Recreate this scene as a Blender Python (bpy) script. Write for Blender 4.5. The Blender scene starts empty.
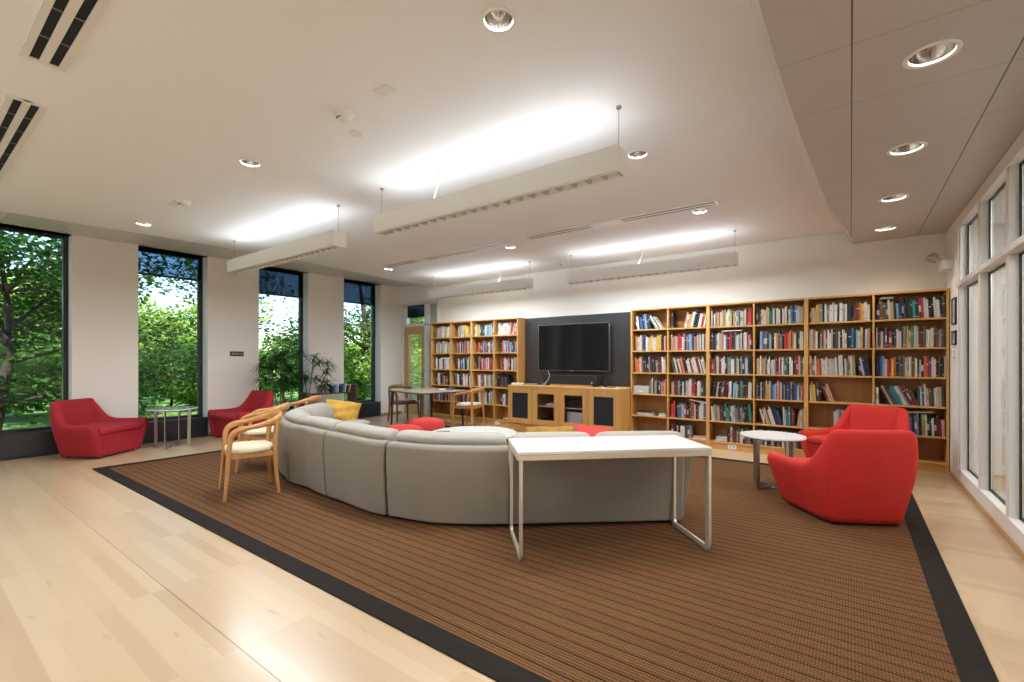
import bpy, bmesh, math, random
from math import sin, cos, pi, radians as R
from mathutils import Vector, Matrix, geometry
C = bpy.context.scene
COL = C.collection

# ---------------------------------------------------------------- camera, world, sun, exposure
cam_d = bpy.data.cameras.new('camera')
cam_d.sensor_width = 36; cam_d.lens = 461/1024*36; cam_d.shift_y = 19/1024
cam_d.clip_start = 0.05; cam_d.clip_end = 500
cam = bpy.data.objects.new('camera', cam_d); COL.objects.link(cam)
cam.location = (0, 0, 1.35); cam.rotation_euler = (pi/2, 0, R(36.3))
C.camera = cam
C.view_settings.view_transform = 'Standard'; C.view_settings.look = 'None'
C.view_settings.exposure = 0.52; C.view_settings.gamma = 1
C.view_settings.use_curve_mapping = False
try:
    C.cycles.use_denoising = True
    C.cycles.max_bounces = 10; C.cycles.transparent_max_bounces = 24
    C.cycles.sample_clamp_indirect = 6
    C.cycles.caustics_reflective = False; C.cycles.caustics_refractive = False
except Exception: pass

W = bpy.data.worlds.new('world'); C.world = W; W.use_nodes = True
wn = W.node_tree; bg = wn.nodes['Background']
sky = wn.nodes.new('ShaderNodeTexSky'); sky.sky_type = 'NISHITA'
sky.sun_disc = False; sky.sun_elevation = R(48); sky.sun_rotation = R(60); sky.air_density = 1.0; sky.dust_density = .4
wn.links.new(sky.outputs[0], bg.inputs[0]); bg.inputs[1].default_value = 0.27
sd = bpy.data.lights.new('sun', 'SUN'); sd.energy = 8.5; sd.angle = R(.6); sd.color = (1, .95, .84)
sun = bpy.data.objects.new('sun', sd); COL.objects.link(sun)
sun.rotation_euler = Vector((0.62, -0.35, 0.8)).to_track_quat('Z', 'Y').to_euler()   # from over the building towards the garden

PEND_UP = 7.5; PEND_DN = 42; DOWN_W = 58; SOFFIT_W = 32

# ---------------------------------------------------------------- materials
MATS = {}
def new_mat(name):
    m = bpy.data.materials.new(name); m.use_nodes = True
    b = m.node_tree.nodes['Principled BSDF']; MATS[name] = m
    return m, m.node_tree, b
def mat(name, col, rough=.6, metal=0, spec=.5, noise=0, nscale=8, bump=0, bscale=200, emit=None, estr=0, coat=0, sheen=0):
    if name in MATS: return MATS[name]
    m, nt, b = new_mat(name)
    b.inputs['Base Color'].default_value = (*col, 1); b.inputs['Roughness'].default_value = rough
    b.inputs['Metallic'].default_value = metal; b.inputs['Specular IOR Level'].default_value = spec
    b.inputs['Coat Weight'].default_value = coat
    if sheen: b.inputs['Sheen Weight'].default_value = sheen
    if emit: b.inputs['Emission Color'].default_value = (*emit, 1); b.inputs['Emission Strength'].default_value = estr
    tc = nt.nodes.new('ShaderNodeTexCoord')
    if noise:
        n = nt.nodes.new('ShaderNodeTexNoise'); n.inputs['Scale'].default_value = nscale; n.inputs['Detail'].default_value = 3
        r = nt.nodes.new('ShaderNodeValToRGB'); e = r.color_ramp.elements
        e[0].position = .3; e[1].position = .7
        e[0].color = (*[c*(1-noise) for c in col], 1); e[1].color = (*[min(1, c*(1+noise)) for c in col], 1)
        nt.links.new(tc.outputs['Object'], n.inputs['Vector']); nt.links.new(n.outputs['Fac'], r.inputs[0]); nt.links.new(r.outputs[0], b.inputs['Base Color'])
    if bump:
        n = nt.nodes.new('ShaderNodeTexNoise'); n.inputs['Scale'].default_value = bscale
        bu = nt.nodes.new('ShaderNodeBump'); bu.inputs['Strength'].default_value = bump; bu.inputs['Distance'].default_value = .002
        nt.links.new(tc.outputs['Object'], n.inputs['Vector']); nt.links.new(n.outputs['Fac'], bu.inputs['Height']); nt.links.new(bu.outputs[0], b.inputs['Normal'])
    return m
def wood(name, c1, c2, rough=.4, stretch=(1, 1, .08), scale=14):
    m, nt, b = new_mat(name)
    tc = nt.nodes.new('ShaderNodeTexCoord'); mp = nt.nodes.new('ShaderNodeMapping'); mp.inputs['Scale'].default_value = stretch
    n = nt.nodes.new('ShaderNodeTexNoise'); n.inputs['Scale'].default_value = scale; n.inputs['Detail'].default_value = 4; n.inputs['Distortion'].default_value = .6
    r = nt.nodes.new('ShaderNodeValToRGB'); e = r.color_ramp.elements; e[0].position = .3; e[1].position = .72
    e[0].color = (*c1, 1); e[1].color = (*c2, 1)
    L = nt.links.new
    L(tc.outputs['Object'], mp.inputs[0]); L(mp.outputs[0], n.inputs['Vector']); L(n.outputs['Fac'], r.inputs[0]); L(r.outputs[0], b.inputs['Base Color'])
    b.inputs['Roughness'].default_value = rough
    return m
def glass(name, tint=(1, 1, 1), refl=.08):
    m = bpy.data.materials.new(name); m.use_nodes = True; MATS[name] = m
    nt = m.node_tree; nt.nodes.clear(); L = nt.links.new
    o = nt.nodes.new('ShaderNodeOutputMaterial'); mx = nt.nodes.new('ShaderNodeMixShader')
    t = nt.nodes.new('ShaderNodeBsdfTransparent'); t.inputs[0].default_value = (*tint, 1)
    g = nt.nodes.new('ShaderNodeBsdfGlossy'); g.inputs['Roughness'].default_value = .02
    fr = nt.nodes.new('ShaderNodeFresnel'); fr.inputs[0].default_value = 1.35
    mu = nt.nodes.new('ShaderNodeMath'); mu.operation = 'MULTIPLY'; mu.inputs[1].default_value = refl*10
    L(fr.outputs[0], mu.inputs[0]); L(mu.outputs[0], mx.inputs[0]); L(t.outputs[0], mx.inputs[1]); L(g.outputs[0], mx.inputs[2]); L(mx.outputs[0], o.inputs[0])
    return m

mat('wall', (.83, .805, .74), .85, bump=.05, bscale=300)
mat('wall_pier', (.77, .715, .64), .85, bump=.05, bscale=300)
mat('reveal', (.90, .90, .90), .7)
mat('ceiling', (.84, .85, .87), .9)
mat('white_paint', (.82, .81, .78), .45)
mat('frame_paint', (.74, .73, .69), .45)
mat('pendant', (.80, .79, .76), .5)
mat('pendant_louver', (.42, .39, .35), .5)
mat('dark_frame', (.018, .019, .022), .35)
mat('black', (.012, .012, .013), .5)
mat('slot_black', (.006, .006, .006), .8)
mat('black_gloss', (.004, .004, .005), .10, spec=.35)
mat('tv_bezel', (.16, .16, .17), .3, metal=.7)
mat('slate', (.034, .032, .031), .55, noise=.08, nscale=3)
mat('speaker_cloth', (.010, .011, .013), .8, bump=.3, bscale=900)
mat('chrome', (.62, .60, .57), .14, metal=1)
mat('steel', (.42, .41, .40), .28, metal=1)
mat('steel_light', (.72, .64, .54), .38, metal=.6)
mat('table_white', (.66, .655, .63), .3)
mat('glass_table', (.55, .62, .66), .10, spec=.8, coat=.5)
mat('edge_beige', (.58, .47, .34), .4)
mat('sofa', (.235, .20, .155), .72, noise=.03, nscale=3, bump=.1, bscale=350, sheen=.1)
mat('sofa_cushion', (.33, .30, .245), .78, noise=.03, nscale=3, bump=.12, bscale=350, sheen=.1)
mat('seam', (.12, .11, .09), .8)
mat('red', (.52, .016, .009), .8, noise=.05, nscale=5, bump=.15, bscale=500)
mat('crimson', (.36, .010, .022), .8, noise=.05, nscale=5, bump=.15, bscale=500)
mat('ottoman', (.56, .03, .02), .75, bump=.15, bscale=500)
mat('yellow', (.54, .30, .045), .85, noise=.12, nscale=14, bump=.3, bscale=200)
mat('mustard', (.33, .17, .022), .85, noise=.2, nscale=18, bump=.4, bscale=200)
mat('cream', (.66, .56, .39), .7, bump=.1, bscale=400)
mat('grey_seat', (.30, .25, .22), .7)
mat('white_fabric', (.60, .585, .55), .6)
mat('foot', (.05, .035, .03), .5)
mat('plastic_white', (.75, .74, .71), .4)
mat('paper', (.72, .68, .58), .8)
mat('pot', (.05, .045, .045), .5)
mat('bark', (.045, .032, .024), .9, noise=.3, nscale=12)
mat('stem', (.16, .14, .08), .8)
mat('picture', (.55, .53, .48), .5, noise=.4, nscale=14)
mat('grille', (.03, .03, .03), .6)
mat('soil', (.04, .03, .02), .95)
mat('concrete', (.30, .29, .27), .9, noise=.12, nscale=6)
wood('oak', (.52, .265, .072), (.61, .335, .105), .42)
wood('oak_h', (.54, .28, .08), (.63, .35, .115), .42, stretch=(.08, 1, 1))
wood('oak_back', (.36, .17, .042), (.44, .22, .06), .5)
wood('chair_wood', (.46, .205, .062), (.58, .30, .105), .35, stretch=(1, 1, .15), scale=20)
wood('walnut', (.055, .030, .018), (.10, .055, .032), .4)
wood('door_wood', (.46, .27, .115), (.56, .35, .17), .4)
wood('greige', (.34, .28, .23), (.42, .35, .29), .25, stretch=(.1, 1, 1))
glass('glass', (.93, .96, .97), .05); glass('glass_partition', (.97, .97, .96), .07); glass('glass_cabinet', (.93, .93, .93), .07)
# roller shade: a dark open-weave mesh cloth one can see through
def shade_mat(name, fac):
    m = bpy.data.materials.new(name); m.use_nodes = True; MATS[name] = m
    nt = m.node_tree; nt.nodes.clear(); L = nt.links.new
    o = nt.nodes.new('ShaderNodeOutputMaterial'); mx = nt.nodes.new('ShaderNodeMixShader'); mx.inputs[0].default_value = fac
    t = nt.nodes.new('ShaderNodeBsdfTransparent'); t.inputs[0].default_value = (.62, .75, .9, 1)
    d = nt.nodes.new('ShaderNodeBsdfDiffuse'); d.inputs[0].default_value = (.01, .012, .016, 1)
    L(t.outputs[0], mx.inputs[1]); L(d.outputs[0], mx.inputs[2]); L(mx.outputs[0], o.inputs[0])
shade_mat('shade', .40); shade_mat('shade_dense', .74)

def math_node(nt, op, a, b=None, clamp=False):
    n = nt.nodes.new('ShaderNodeMath'); n.operation = op; n.use_clamp = clamp
    for i, v in enumerate((a, b)):
        if v is None: continue
        if isinstance(v, (int, float)): n.inputs[i].default_value = v
        else: nt.links.new(v, n.inputs[i])
    return n.outputs[0]
def mix_col(nt, fac, c1, c2, mode='MIX'):
    n = nt.nodes.new('ShaderNodeMix'); n.data_type = 'RGBA'; n.blend_type = mode
    for i, v in ((0, fac), (6, c1), (7, c2)):
        if isinstance(v, (int, float)): n.inputs[i].default_value = v
        elif isinstance(v, tuple): n.inputs[i].default_value = (*v, 1)
        else: nt.links.new(v, n.inputs[i])
    return n.outputs[2]
def xyz(nt):
    tc = nt.nodes.new('ShaderNodeTexCoord'); s = nt.nodes.new('ShaderNodeSeparateXYZ'); nt.links.new(tc.outputs['Object'], s.inputs[0])
    return tc.outputs['Object'], s.outputs[0], s.outputs[1], s.outputs[2]

def floor_mat():
    m, nt, b = new_mat('maple'); L = nt.links.new
    P, x, y, z = xyz(nt)
    br = nt.nodes.new('ShaderNodeTexBrick'); br.offset = .43; br.offset_frequency = 1; br.squash = 1
    br.inputs['Color1'].default_value = (0, 0, 0, 1); br.inputs['Color2'].default_value = (1, 1, 1, 1); br.inputs['Mortar'].default_value = (.5, .5, .5, 1)
    br.inputs['Scale'].default_value = 1; br.inputs['Mortar Size'].default_value = .0006; br.inputs['Brick Width'].default_value = .95; br.inputs['Row Height'].default_value = .083
    L(P, br.inputs['Vector'])
    rp = nt.nodes.new('ShaderNodeValToRGB'); e = rp.color_ramp.elements
    e[0].color = (.46, .32, .185, 1); e[1].color = (.565, .425, .265, 1)
    L(br.outputs['Color'], rp.inputs[0])
    mp = nt.nodes.new('ShaderNodeMapping'); mp.inputs['Scale'].default_value = (1.2, 14, 1); L(P, mp.inputs[0])
    n = nt.nodes.new('ShaderNodeTexNoise'); n.inputs['Scale'].default_value = 2.2; n.inputs['Detail'].default_value = 5; L(mp.outputs[0], n.inputs['Vector'])
    c = mix_col(nt, math_node(nt, 'MULTIPLY', n.outputs['Fac'], .34), rp.outputs[0], (.50, .33, .18))
    # mineral marks in the maple
    mp2 = nt.nodes.new('ShaderNodeMapping'); mp2.inputs['Scale'].default_value = (5, 16, 1); L(P, mp2.inputs[0])
    n2 = nt.nodes.new('ShaderNodeTexNoise'); n2.inputs['Scale'].default_value = 1.0; L(mp2.outputs[0], n2.inputs['Vector'])
    k = math_node(nt, 'MULTIPLY', math_node(nt, 'SUBTRACT', n2.outputs['Fac'], .665, True), 7, True)
    c = mix_col(nt, math_node(nt, 'MULTIPLY', k, .5), c, (.30, .19, .10))
    # long joint between floor sections
    j = math_node(nt, 'LESS_THAN', math_node(nt, 'ABSOLUTE', math_node(nt, 'SUBTRACT', y, .985)), .0022)
    g = mix_col(nt, j, c, (.16, .10, .06))
    gap = math_node(nt, 'MULTIPLY', br.outputs['Fac'], .25)
    g = mix_col(nt, gap, g, (.3, .2, .12))
    L(g, b.inputs['Base Color']); b.inputs['Roughness'].default_value = .30; b.inputs['Specular IOR Level'].default_value = .5
    b.inputs['Coat Weight'].default_value = .2; b.inputs['Coat Roughness'].default_value = .16
floor_mat()

def rug_mat():
    m, nt, b = new_mat('rug_weave'); L = nt.links.new
    P, x, y, z = xyz(nt)
    def fr(v, per, off=0): return math_node(nt, 'FRACT', math_node(nt, 'ADD', math_node(nt, 'DIVIDE', v, per), off))
    rp = nt.nodes.new('ShaderNodeValToRGB'); cr = rp.color_ramp; e = cr.elements
    cols = [(0, (.060, .027, .011)), (.14, (.11, .052, .021)), (.30, (.155, .080, .034)), (.45, (.165, .072, .031)), (.62, (.125, .065, .027)), (.80, (.16, .085, .036)), (.93, (.085, .040, .016))]
    e[0].position = 0; e[0].color = (*cols[0][1], 1); e[1].position = .14; e[1].color = (*cols[1][1], 1)
    for p, c in cols[2:]:
        q = e.new(p); q.color = (*c, 1)
    L(fr(y, .0775), rp.inputs[0])
    big = nt.nodes.new('ShaderNodeValToRGB'); e = big.color_ramp.elements
    e[0].color = (.95, .8, .75, 1); e[1].color = (1.05, 1.1, 1.0, 1); L(fr(y, .31, .2), big.inputs[0])
    q = e.new(.5); q.color = (1.15, .88, .82, 1)
    c = mix_col(nt, .7, rp.outputs[0], big.outputs[0], 'MULTIPLY')
    # stitched dots along each rib
    dx = math_node(nt, 'GREATER_THAN', fr(x, .013), .45); dy = math_node(nt, 'LESS_THAN', math_node(nt, 'ABSOLUTE', math_node(nt, 'SUBTRACT', fr(y, .01937), .5)), .17)
    dots = math_node(nt, 'MULTIPLY', dx, dy)
    c = mix_col(nt, math_node(nt, 'MULTIPLY', dots, .42), c, (.40, .29, .15))
    ddx = math_node(nt, 'LESS_THAN', fr(x, .013, .3), .5); dd = math_node(nt, 'MULTIPLY', ddx, math_node(nt, 'LESS_THAN', fr(y, .0775, .06), .16))
    c = mix_col(nt, math_node(nt, 'MULTIPLY', dd, .45), c, (.03, .015, .008))
    n = nt.nodes.new('ShaderNodeTexNoise'); n.inputs['Scale'].default_value = 60; L(P, n.inputs['Vector'])
    c = mix_col(nt, math_node(nt, 'MULTIPLY', n.outputs['Fac'], .25), c, (.08, .035, .018))
    c = mix_col(nt, 1.0, c, (.86, .84, .80), 'MULTIPLY')
    L(c, b.inputs['Base Color']); b.inputs['Roughness'].default_value = .95; b.inputs['Specular IOR Level'].default_value = .12
    bu = nt.nodes.new('ShaderNodeBump'); bu.inputs['Strength'].default_value = .5; bu.inputs['Distance'].default_value = .004
    w = math_node(nt, 'SINE', math_node(nt, 'MULTIPLY', y, 2*pi/.01937)); L(w, bu.inputs['Height']); L(bu.outputs[0], b.inputs['Normal'])
rug_mat()
mat('rug_border', (.024, .019, .016), .9, noise=.12, nscale=30)

def panel_mat(name, col, lc, x0, px, y0, py, wx=.004, wy=.002, metal=.35, rough=.42):
    m, nt, b = new_mat(name); L = nt.links.new
    P, x, y, z = xyz(nt)
    def ln(v, o, per, w):
        f = math_node(nt, 'FRACT', math_node(nt, 'ADD', math_node(nt, 'DIVIDE', math_node(nt, 'SUBTRACT', v, o), per), .5))
        return math_node(nt, 'LESS_THAN', math_node(nt, 'ABSOLUTE', math_node(nt, 'SUBTRACT', f, .5)), w/per)
    a = ln(x, x0, px, wx); c = ln(y, y0, py, wy)
    g = mix_col(nt, c, col, lc); g = mix_col(nt, a, g, (lc[0]*.45, lc[1]*.45, lc[2]*.45) if lc[0] < col[0] else lc)
    L(g, b.inputs['Base Color']); b.inputs['Metallic'].default_value = metal; b.inputs['Roughness'].default_value = rough
panel_mat('soffit', (.54, .51, .485), (.26, .23, .20), 0.005, .675, 2.85, .655, metal=.1)
panel_mat('band', (.66, .65, .64), (.88, .87, .85), -20, 50, 1.54, .64, wx=.0001, wy=.006, metal=0)

def leaf_mat(name, c1, c2, tr=.45):
    m = bpy.data.materials.new(name); m.use_nodes = True; MATS[name] = m
    nt = m.node_tree; nt.nodes.clear(); L = nt.links.new
    o = nt.nodes.new('ShaderNodeOutputMaterial'); mx = nt.nodes.new('ShaderNodeMixShader'); mx.inputs[0].default_value = tr
    d = nt.nodes.new('ShaderNodeBsdfDiffuse'); t = nt.nodes.new('ShaderNodeBsdfTranslucent')
    tc = nt.nodes.new('ShaderNodeTexCoord'); n = nt.nodes.new('ShaderNodeTexNoise'); n.inputs['Scale'].default_value = 1.3; n.inputs['Detail'].default_value = 5
    r = nt.nodes.new('ShaderNodeValToRGB'); e = r.color_ramp.elements; e[0].position = .35; e[1].position = .65; e[0].color = (*c1, 1); e[1].color = (*c2, 1)
    L(tc.outputs['Object'], n.inputs['Vector']); L(n.outputs['Fac'], r.inputs[0]); L(r.outputs[0], d.inputs[0]); L(r.outputs[0], t.inputs[0])
    L(d.outputs[0], mx.inputs[1]); L(t.outputs[0], mx.inputs[2]); L(mx.outputs[0], o.inputs[0])
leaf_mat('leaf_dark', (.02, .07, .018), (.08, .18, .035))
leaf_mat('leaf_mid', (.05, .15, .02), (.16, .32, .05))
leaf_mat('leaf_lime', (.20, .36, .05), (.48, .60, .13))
leaf_mat('leaf_plant', (.012, .055, .015), (.04, .13, .03), .2)
mat('grass', (.16, .30, .06), .95, noise=.35, nscale=1.2)

# ---------------------------------------------------------------- mesh builder
class MB:
    def __init__(s): s.v = []; s.f = []; s.m = []
    def add(s, vs, fs, mi=0):
        o = len(s.v); s.v += [tuple(v) for v in vs]; s.f += [tuple(i+o for i in f) for f in fs]; s.m += [mi]*len(fs); return s
    def box(s, x0, x1, y0, y1, z0, z1, mi=0, M=None):
        vs = [Vector(p) for p in ((x0,y0,z0),(x1,y0,z0),(x1,y1,z0),(x0,y1,z0),(x0,y0,z1),(x1,y0,z1),(x1,y1,z1),(x0,y1,z1))]
        if M: vs = [M @ v for v in vs]
        return s.add(vs, [(0,3,2,1),(4,5,6,7),(0,1,5,4),(1,2,6,5),(2,3,7,6),(3,0,4,7)], mi)
    def cyl(s, c, r, z0, z1, n=24, mi=0, r2=None, caps=True):
        r2 = r if r2 is None else r2
        vs = [(c[0]+r*cos(2*pi*i/n), c[1]+r*sin(2*pi*i/n), z0) for i in range(n)] + [(c[0]+r2*cos(2*pi*i/n), c[1]+r2*sin(2*pi*i/n), z1) for i in range(n)]
        fs = [(i, (i+1) % n, n+(i+1) % n, n+i) for i in range(n)]
        if caps: fs += [tuple(range(n-1, -1, -1)), tuple(range(n, 2*n))]
        return s.add(vs, fs, mi)
    def lathe(s, prof, c=(0, 0, 0), n=32, mi=0):
        k = len(prof); vs = [(c[0]+r*cos(2*pi*i/n), c[1]+r*sin(2*pi*i/n), c[2]+z) for i in range(n) for r, z in prof]
        fs = [(i*k+j, ((i+1) % n)*k+j, ((i+1) % n)*k+j+1, i*k+j+1) for i in range(n) for j in range(k-1)]
        return s.add(vs, fs, mi)
    def sweep(s, path, sec, mi=0, up=Vector((0, 0, 1)), closed=False, scales=None):
        """sec: list of (side, up) offsets; path: list of points"""
        P = [Vector(p) for p in path]; n = len(P); k = len(sec); vs = []
        for i in range(n):
            if closed: t = P[(i+1) % n]-P[i-1]
            else: t = P[min(i+1, n-1)]-P[max(i-1, 0)]
            t.normalize(); a = t.cross(up)
            if a.length < 1e-4: a = Vector((1, 0, 0))
            a.normalize(); b = a.cross(t)
            q = scales[i] if scales else (1, 1)
            vs += [P[i]+a*sx*q[0]+b*sy*q[1] for sx, sy in sec]
        fs = []
        for i in range(n if closed else n-1):
            j = (i+1) % n
            fs += [(i*k+a, j*k+a, j*k+(a+1) % k, i*k+(a+1) % k) for a in range(k)]
        if not closed: fs += [tuple(range(k))[::-1], tuple((n-1)*k+a for a in range(k))]
        return s.add(vs, fs, mi)
    def tube(s, path, r, n=8, mi=0, **k):
        if isinstance(r, (int, float)): return s.sweep(path, [(r*cos(2*pi*i/n), r*sin(2*pi*i/n)) for i in range(n)], mi, **k)
        return s.sweep(path, [(cos(2*pi*i/n), sin(2*pi*i/n)) for i in range(n)], mi, scales=[(q, q) for q in r], **k)
    def prism(s, poly, z0, z1, mi=0):
        n = len(poly); vs = [(x, y, z0) for x, y in poly]+[(x, y, z1) for x, y in poly]
        return s.add(vs, [(i, (i+1) % n, n+(i+1) % n, n+i) for i in range(n)]+[tuple(range(n-1, -1, -1)), tuple(range(n, 2*n))], mi)
    def build(s, name, mats, parent=None, smooth=False, bevel=0, bseg=2, sub=0, loc=None, rot=None, angle=40):
        me = bpy.data.meshes.new(name); me.from_pydata(s.v, [], s.f)
        if not isinstance(mats, (list, tuple)): mats = [mats]
        for m in mats: me.materials.append(MATS[m] if isinstance(m, str) else m)
        me.polygons.foreach_set('material_index', s.m)
        bm = bmesh.new(); bm.from_mesh(me); bmesh.ops.recalc_face_normals(bm, faces=bm.faces); bm.to_mesh(me); bm.free()
        o = bpy.data.objects.new(name, me); COL.objects.link(o)
        if parent: o.parent = parent
        if loc: o.location = loc
        if rot: o.rotation_euler = rot
        if bevel:
            b = o.modifiers.new('bevel', 'BEVEL'); b.width = bevel; b.segments = bseg; b.limit_method = 'ANGLE'; b.angle_limit = R(35)
        if sub:
            q = o.modifiers.new('sub', 'SUBSURF'); q.levels = q.render_levels = sub
        if smooth or sub or bevel:
            me.polygons.foreach_set('use_smooth', [True]*len(me.polygons))
            if not sub and smooth != 'all':
                try:
                    me.set_sharp_from_angle(angle=R(angle))
                except Exception: pass
        me.update()
        return o

def bez(pts, n=8):
    """Catmull-Rom through pts"""
    P = [Vector(p) for p in pts]; out = []
    for i in range(len(P)-1):
        a = P[max(i-1, 0)]; b = P[i]; c = P[i+1]; d = P[min(i+2, len(P)-1)]
        for j in range(n):
            t = j/n; out.append(.5*((2*b)+(c-a)*t+(2*a-5*b+4*c-d)*t*t+(3*b-a-3*c+d)*t**3))
    out.append(P[-1]); return out

def tag(o, label=None, cat=None, group=None, kind=None):
    if label: o['label'] = label
    if cat: o['category'] = cat
    if group: o['group'] = group
    if kind: o['kind'] = kind
    return o
def thing(name, label, cat, loc=(0, 0, 0), rz=0, group=None):
    o = bpy.data.objects.new(name, None); COL.objects.link(o); o.location = loc; o.rotation_euler = (0, 0, rz); o.empty_display_size = .1
    return tag(o, label, cat, group)
def struct(mb, name, mats, parent=None, **k):
    return tag(mb.build(name, mats, parent, **k), kind='structure')
def kids(o): return [c for c in list(bpy.data.objects) if c.parent == o]
def dup(root, loc, rz, label, group=None):
    r = root.copy(); COL.objects.link(r); r.location = loc; r.rotation_euler = (0, 0, rz); r['label'] = label
    if group: r['group'] = group
    def rec(src, dst):
        for ch in kids(src):
            c = ch.copy(); COL.objects.link(c); c.parent = dst; rec(ch, c)
    rec(root, r); return r
def swap_mats(root, table):
    for o in [root]+kids(root):
        if o.type == 'MESH':
            o.data = o.data.copy()
            for i, m in enumerate(o.data.materials):
                if m.name in table: o.data.materials[i] = MATS[table[m.name]]
def area(name, parent, loc, size, energy, rot=(0, 0, 0), color=(1, 1, 1)):
    d = bpy.data.lights.new(name, 'AREA'); d.shape = 'RECTANGLE'; d.size, d.size_y = size; d.energy = energy; d.color = color
    o = bpy.data.objects.new(name, d); COL.objects.link(o); o.parent = parent; o.location = loc; o.rotation_euler = rot
    return o
def spot(name, parent, loc, energy, angle=110, blend=.8, color=(1, .9, .76), radius=.05):
    d = bpy.data.lights.new(name, 'SPOT'); d.energy = energy; d.spot_size = R(angle); d.spot_blend = blend; d.color = color; d.shadow_soft_size = radius
    o = bpy.data.objects.new(name, d); COL.objects.link(o); o.parent = parent; o.location = loc
    return o

# ---------------------------------------------------------------- the room
XL, XR, YB, YF = -9.25, .95, 7.75, -3.2     # left wall, right partition, back wall, wall behind the camera
GX = -9.52                                   # plane of the window glass
struct(MB().box(XL-.45, 3.2, YF-.2, YB+.15, -.2, 0), 'floor', 'maple')
# left wall with window openings
wins = [(-3.1, -2.1), (-1.24, -.24), (.55, 1.64), (2.42, 3.42), (4.30, 5.32), (6.16, 7.18)]
w = MB(); ys = [YF-.2]
for a, b in wins: ys += [a, b]
ys.append(YB)
for i in range(0, len(ys), 2):
    w.box(XL-.4, XL, ys[i], ys[i+1], 0, 3.4)
for a, b in wins: w.box(XL-.4, XL, a, b, 3.2, 3.4)
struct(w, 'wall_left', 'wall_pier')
bars = {3: 2.80, 4: 2.70, 5: 2.72}
for i, (a, b) in enumerate(wins):
    wt = thing('window_%d' % (i+1), None, None, (GX, (a+b)/2, 0)); wt['kind'] = 'structure'
    h = (b-a)/2; x0, x1 = -.04, .05
    f = MB(); f.box(x0, x1, -h, -h+.06, 0, 3.2).box(x0, x1, h-.06, h, 0, 3.2).box(x0, x1, -h+.06, h-.075, 3.16, 3.2).box(x0, x1, -h+.06, h-.075, .30, .37)
    f.build('window_frame', 'dark_frame', wt, bevel=.004)
    rv = MB(); rv.box(.05, .262, h-.003, h+.004, .33, 3.2).box(.05, .262, -h-.004, -h+.003, .33, 3.2)
    rv.build('window_reveal', 'reveal', wt)
    MB().box(-.008, .004, -h+.06, h-.075, .37, 3.16).build('window_pane', 'glass', wt)
    MB().box(-.04, .275, -h+.002, h-.002, 0, .33).build('window_curb', 'dark_frame', wt, bevel=.004)
    if i in bars:
        sh = MB().box(.062, .064, -h+.02, h-.03, bars[i], 3.19)
        sh.build('roller_shade', 'shade' if i == 3 else 'shade_dense', wt)
        MB().box(.052, .078, -h+.02, h-.03, bars[i]-.035, bars[i]).build('shade_bar', 'black', wt, bevel=.004)
# floor grille along the window wall
g = MB().box(XL+.03, XL+.10, YF, YB-.05, 0, .006)
tag(g.build('floor_grille', 'grille'), 'thin dark linear floor grille along the foot of the window wall', 'floor grille')
bb = MB()
for i in range(0, len(ys), 2): bb.box(XL, XL+.012, ys[i]+.01, ys[i+1]-.01, 0, .055)
struct(bb, 'baseboard_left', 'door_wood')

# back wall with the door opening
DX0, DX1, SX1 = -9.12, -8.24, -7.84
w = MB(); w.box(XL-.4, DX0, YB, YB+.15, 0, 3.4).box(SX1, 3.2, YB, YB+.15, 0, 3.4).box(DX0, SX1, YB, YB+.15, 2.76, 3.4)
struct(w, 'wall_back', 'wall')
dr = thing('door_1', None, None, ((DX0+DX1)/2, YB, 0)); dr['kind'] = 'structure'
ox = (DX0+DX1)/2
f = MB()
for x in (DX0-ox, DX1-ox-.06, DX1-ox+.04, SX1-ox-.05): f.box(x, x+.055, -.03, .12, 0, 2.76)
f.box(DX0-ox, SX1-ox, -.03, .12, 2.70, 2.76).box(DX0-ox, SX1-ox, -.03, .12, 2.18, 2.24)
f.box(DX0-ox, DX0-ox+.16, -.01, .1, 2.24, 2.70)
f.build('door_frame', 'frame_paint', dr, bevel=.004)
lf = MB(); a0, a1 = DX0-ox+.055, DX1-ox-.06
lf.box(a0, a0+.17, 0, .05, .01, 2.17).box(a1-.14, a1, 0, .05, .01, 2.17).box(a0+.17, a1-.14, 0, .05, 1.98, 2.17).box(a0+.17, a1-.14, 0, .05, .01, .30)
lf.build('door_leaf', 'door_wood', dr, bevel=.003)
MB().box(a0+.17, a1-.14, .02, .03, .30, 1.98).build('door_pane', 'glass', dr)
MB().box(a0+.105, a1, .04, .05, 2.24, 2.70).build('transom_pane', 'glass', dr)
MB().box(a0+.105, a1, .02, .022, 2.40, 2.70).build('roller_shade', 'shade_dense', dr)
MB().box(DX1-ox+.09, SX1-ox-.05, .02, .04, 0, 2.70).build('sidelight_panel', mat('grey_panel', (.42, .42, .43), .4), dr)
hd = MB(); hd.box(a1-.075, a1-.045, -.012, 0, .92, 1.10).tube([(a1-.06, -.012, 1.0), (a1-.06, -.05, 1.0), (a1-.15, -.05, 1.0)], .009)
hd.build('door_handle', 'steel', dr, smooth=True)
hg = MB()
for z in (.25, 1.1, 1.95): hg.box(a0-.012, a0+.01, -.012, .002, z, z+.1)
hg.build('hinge', 'steel', dr)
struct(MB().box(XL, DX0, YB-.012, YB, 0, .055), 'baseboard_back', 'door_wood')

# wall behind the camera, corridor beyond the partition
struct(MB().box(XL-.4, 3.2, YF-.2, YF, 0, 3.6), 'wall_near', 'wall')
struct(MB().box(3.0, 3.2, YF, YB, 0, 3.6), 'wall_corridor', 'wall')
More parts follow.
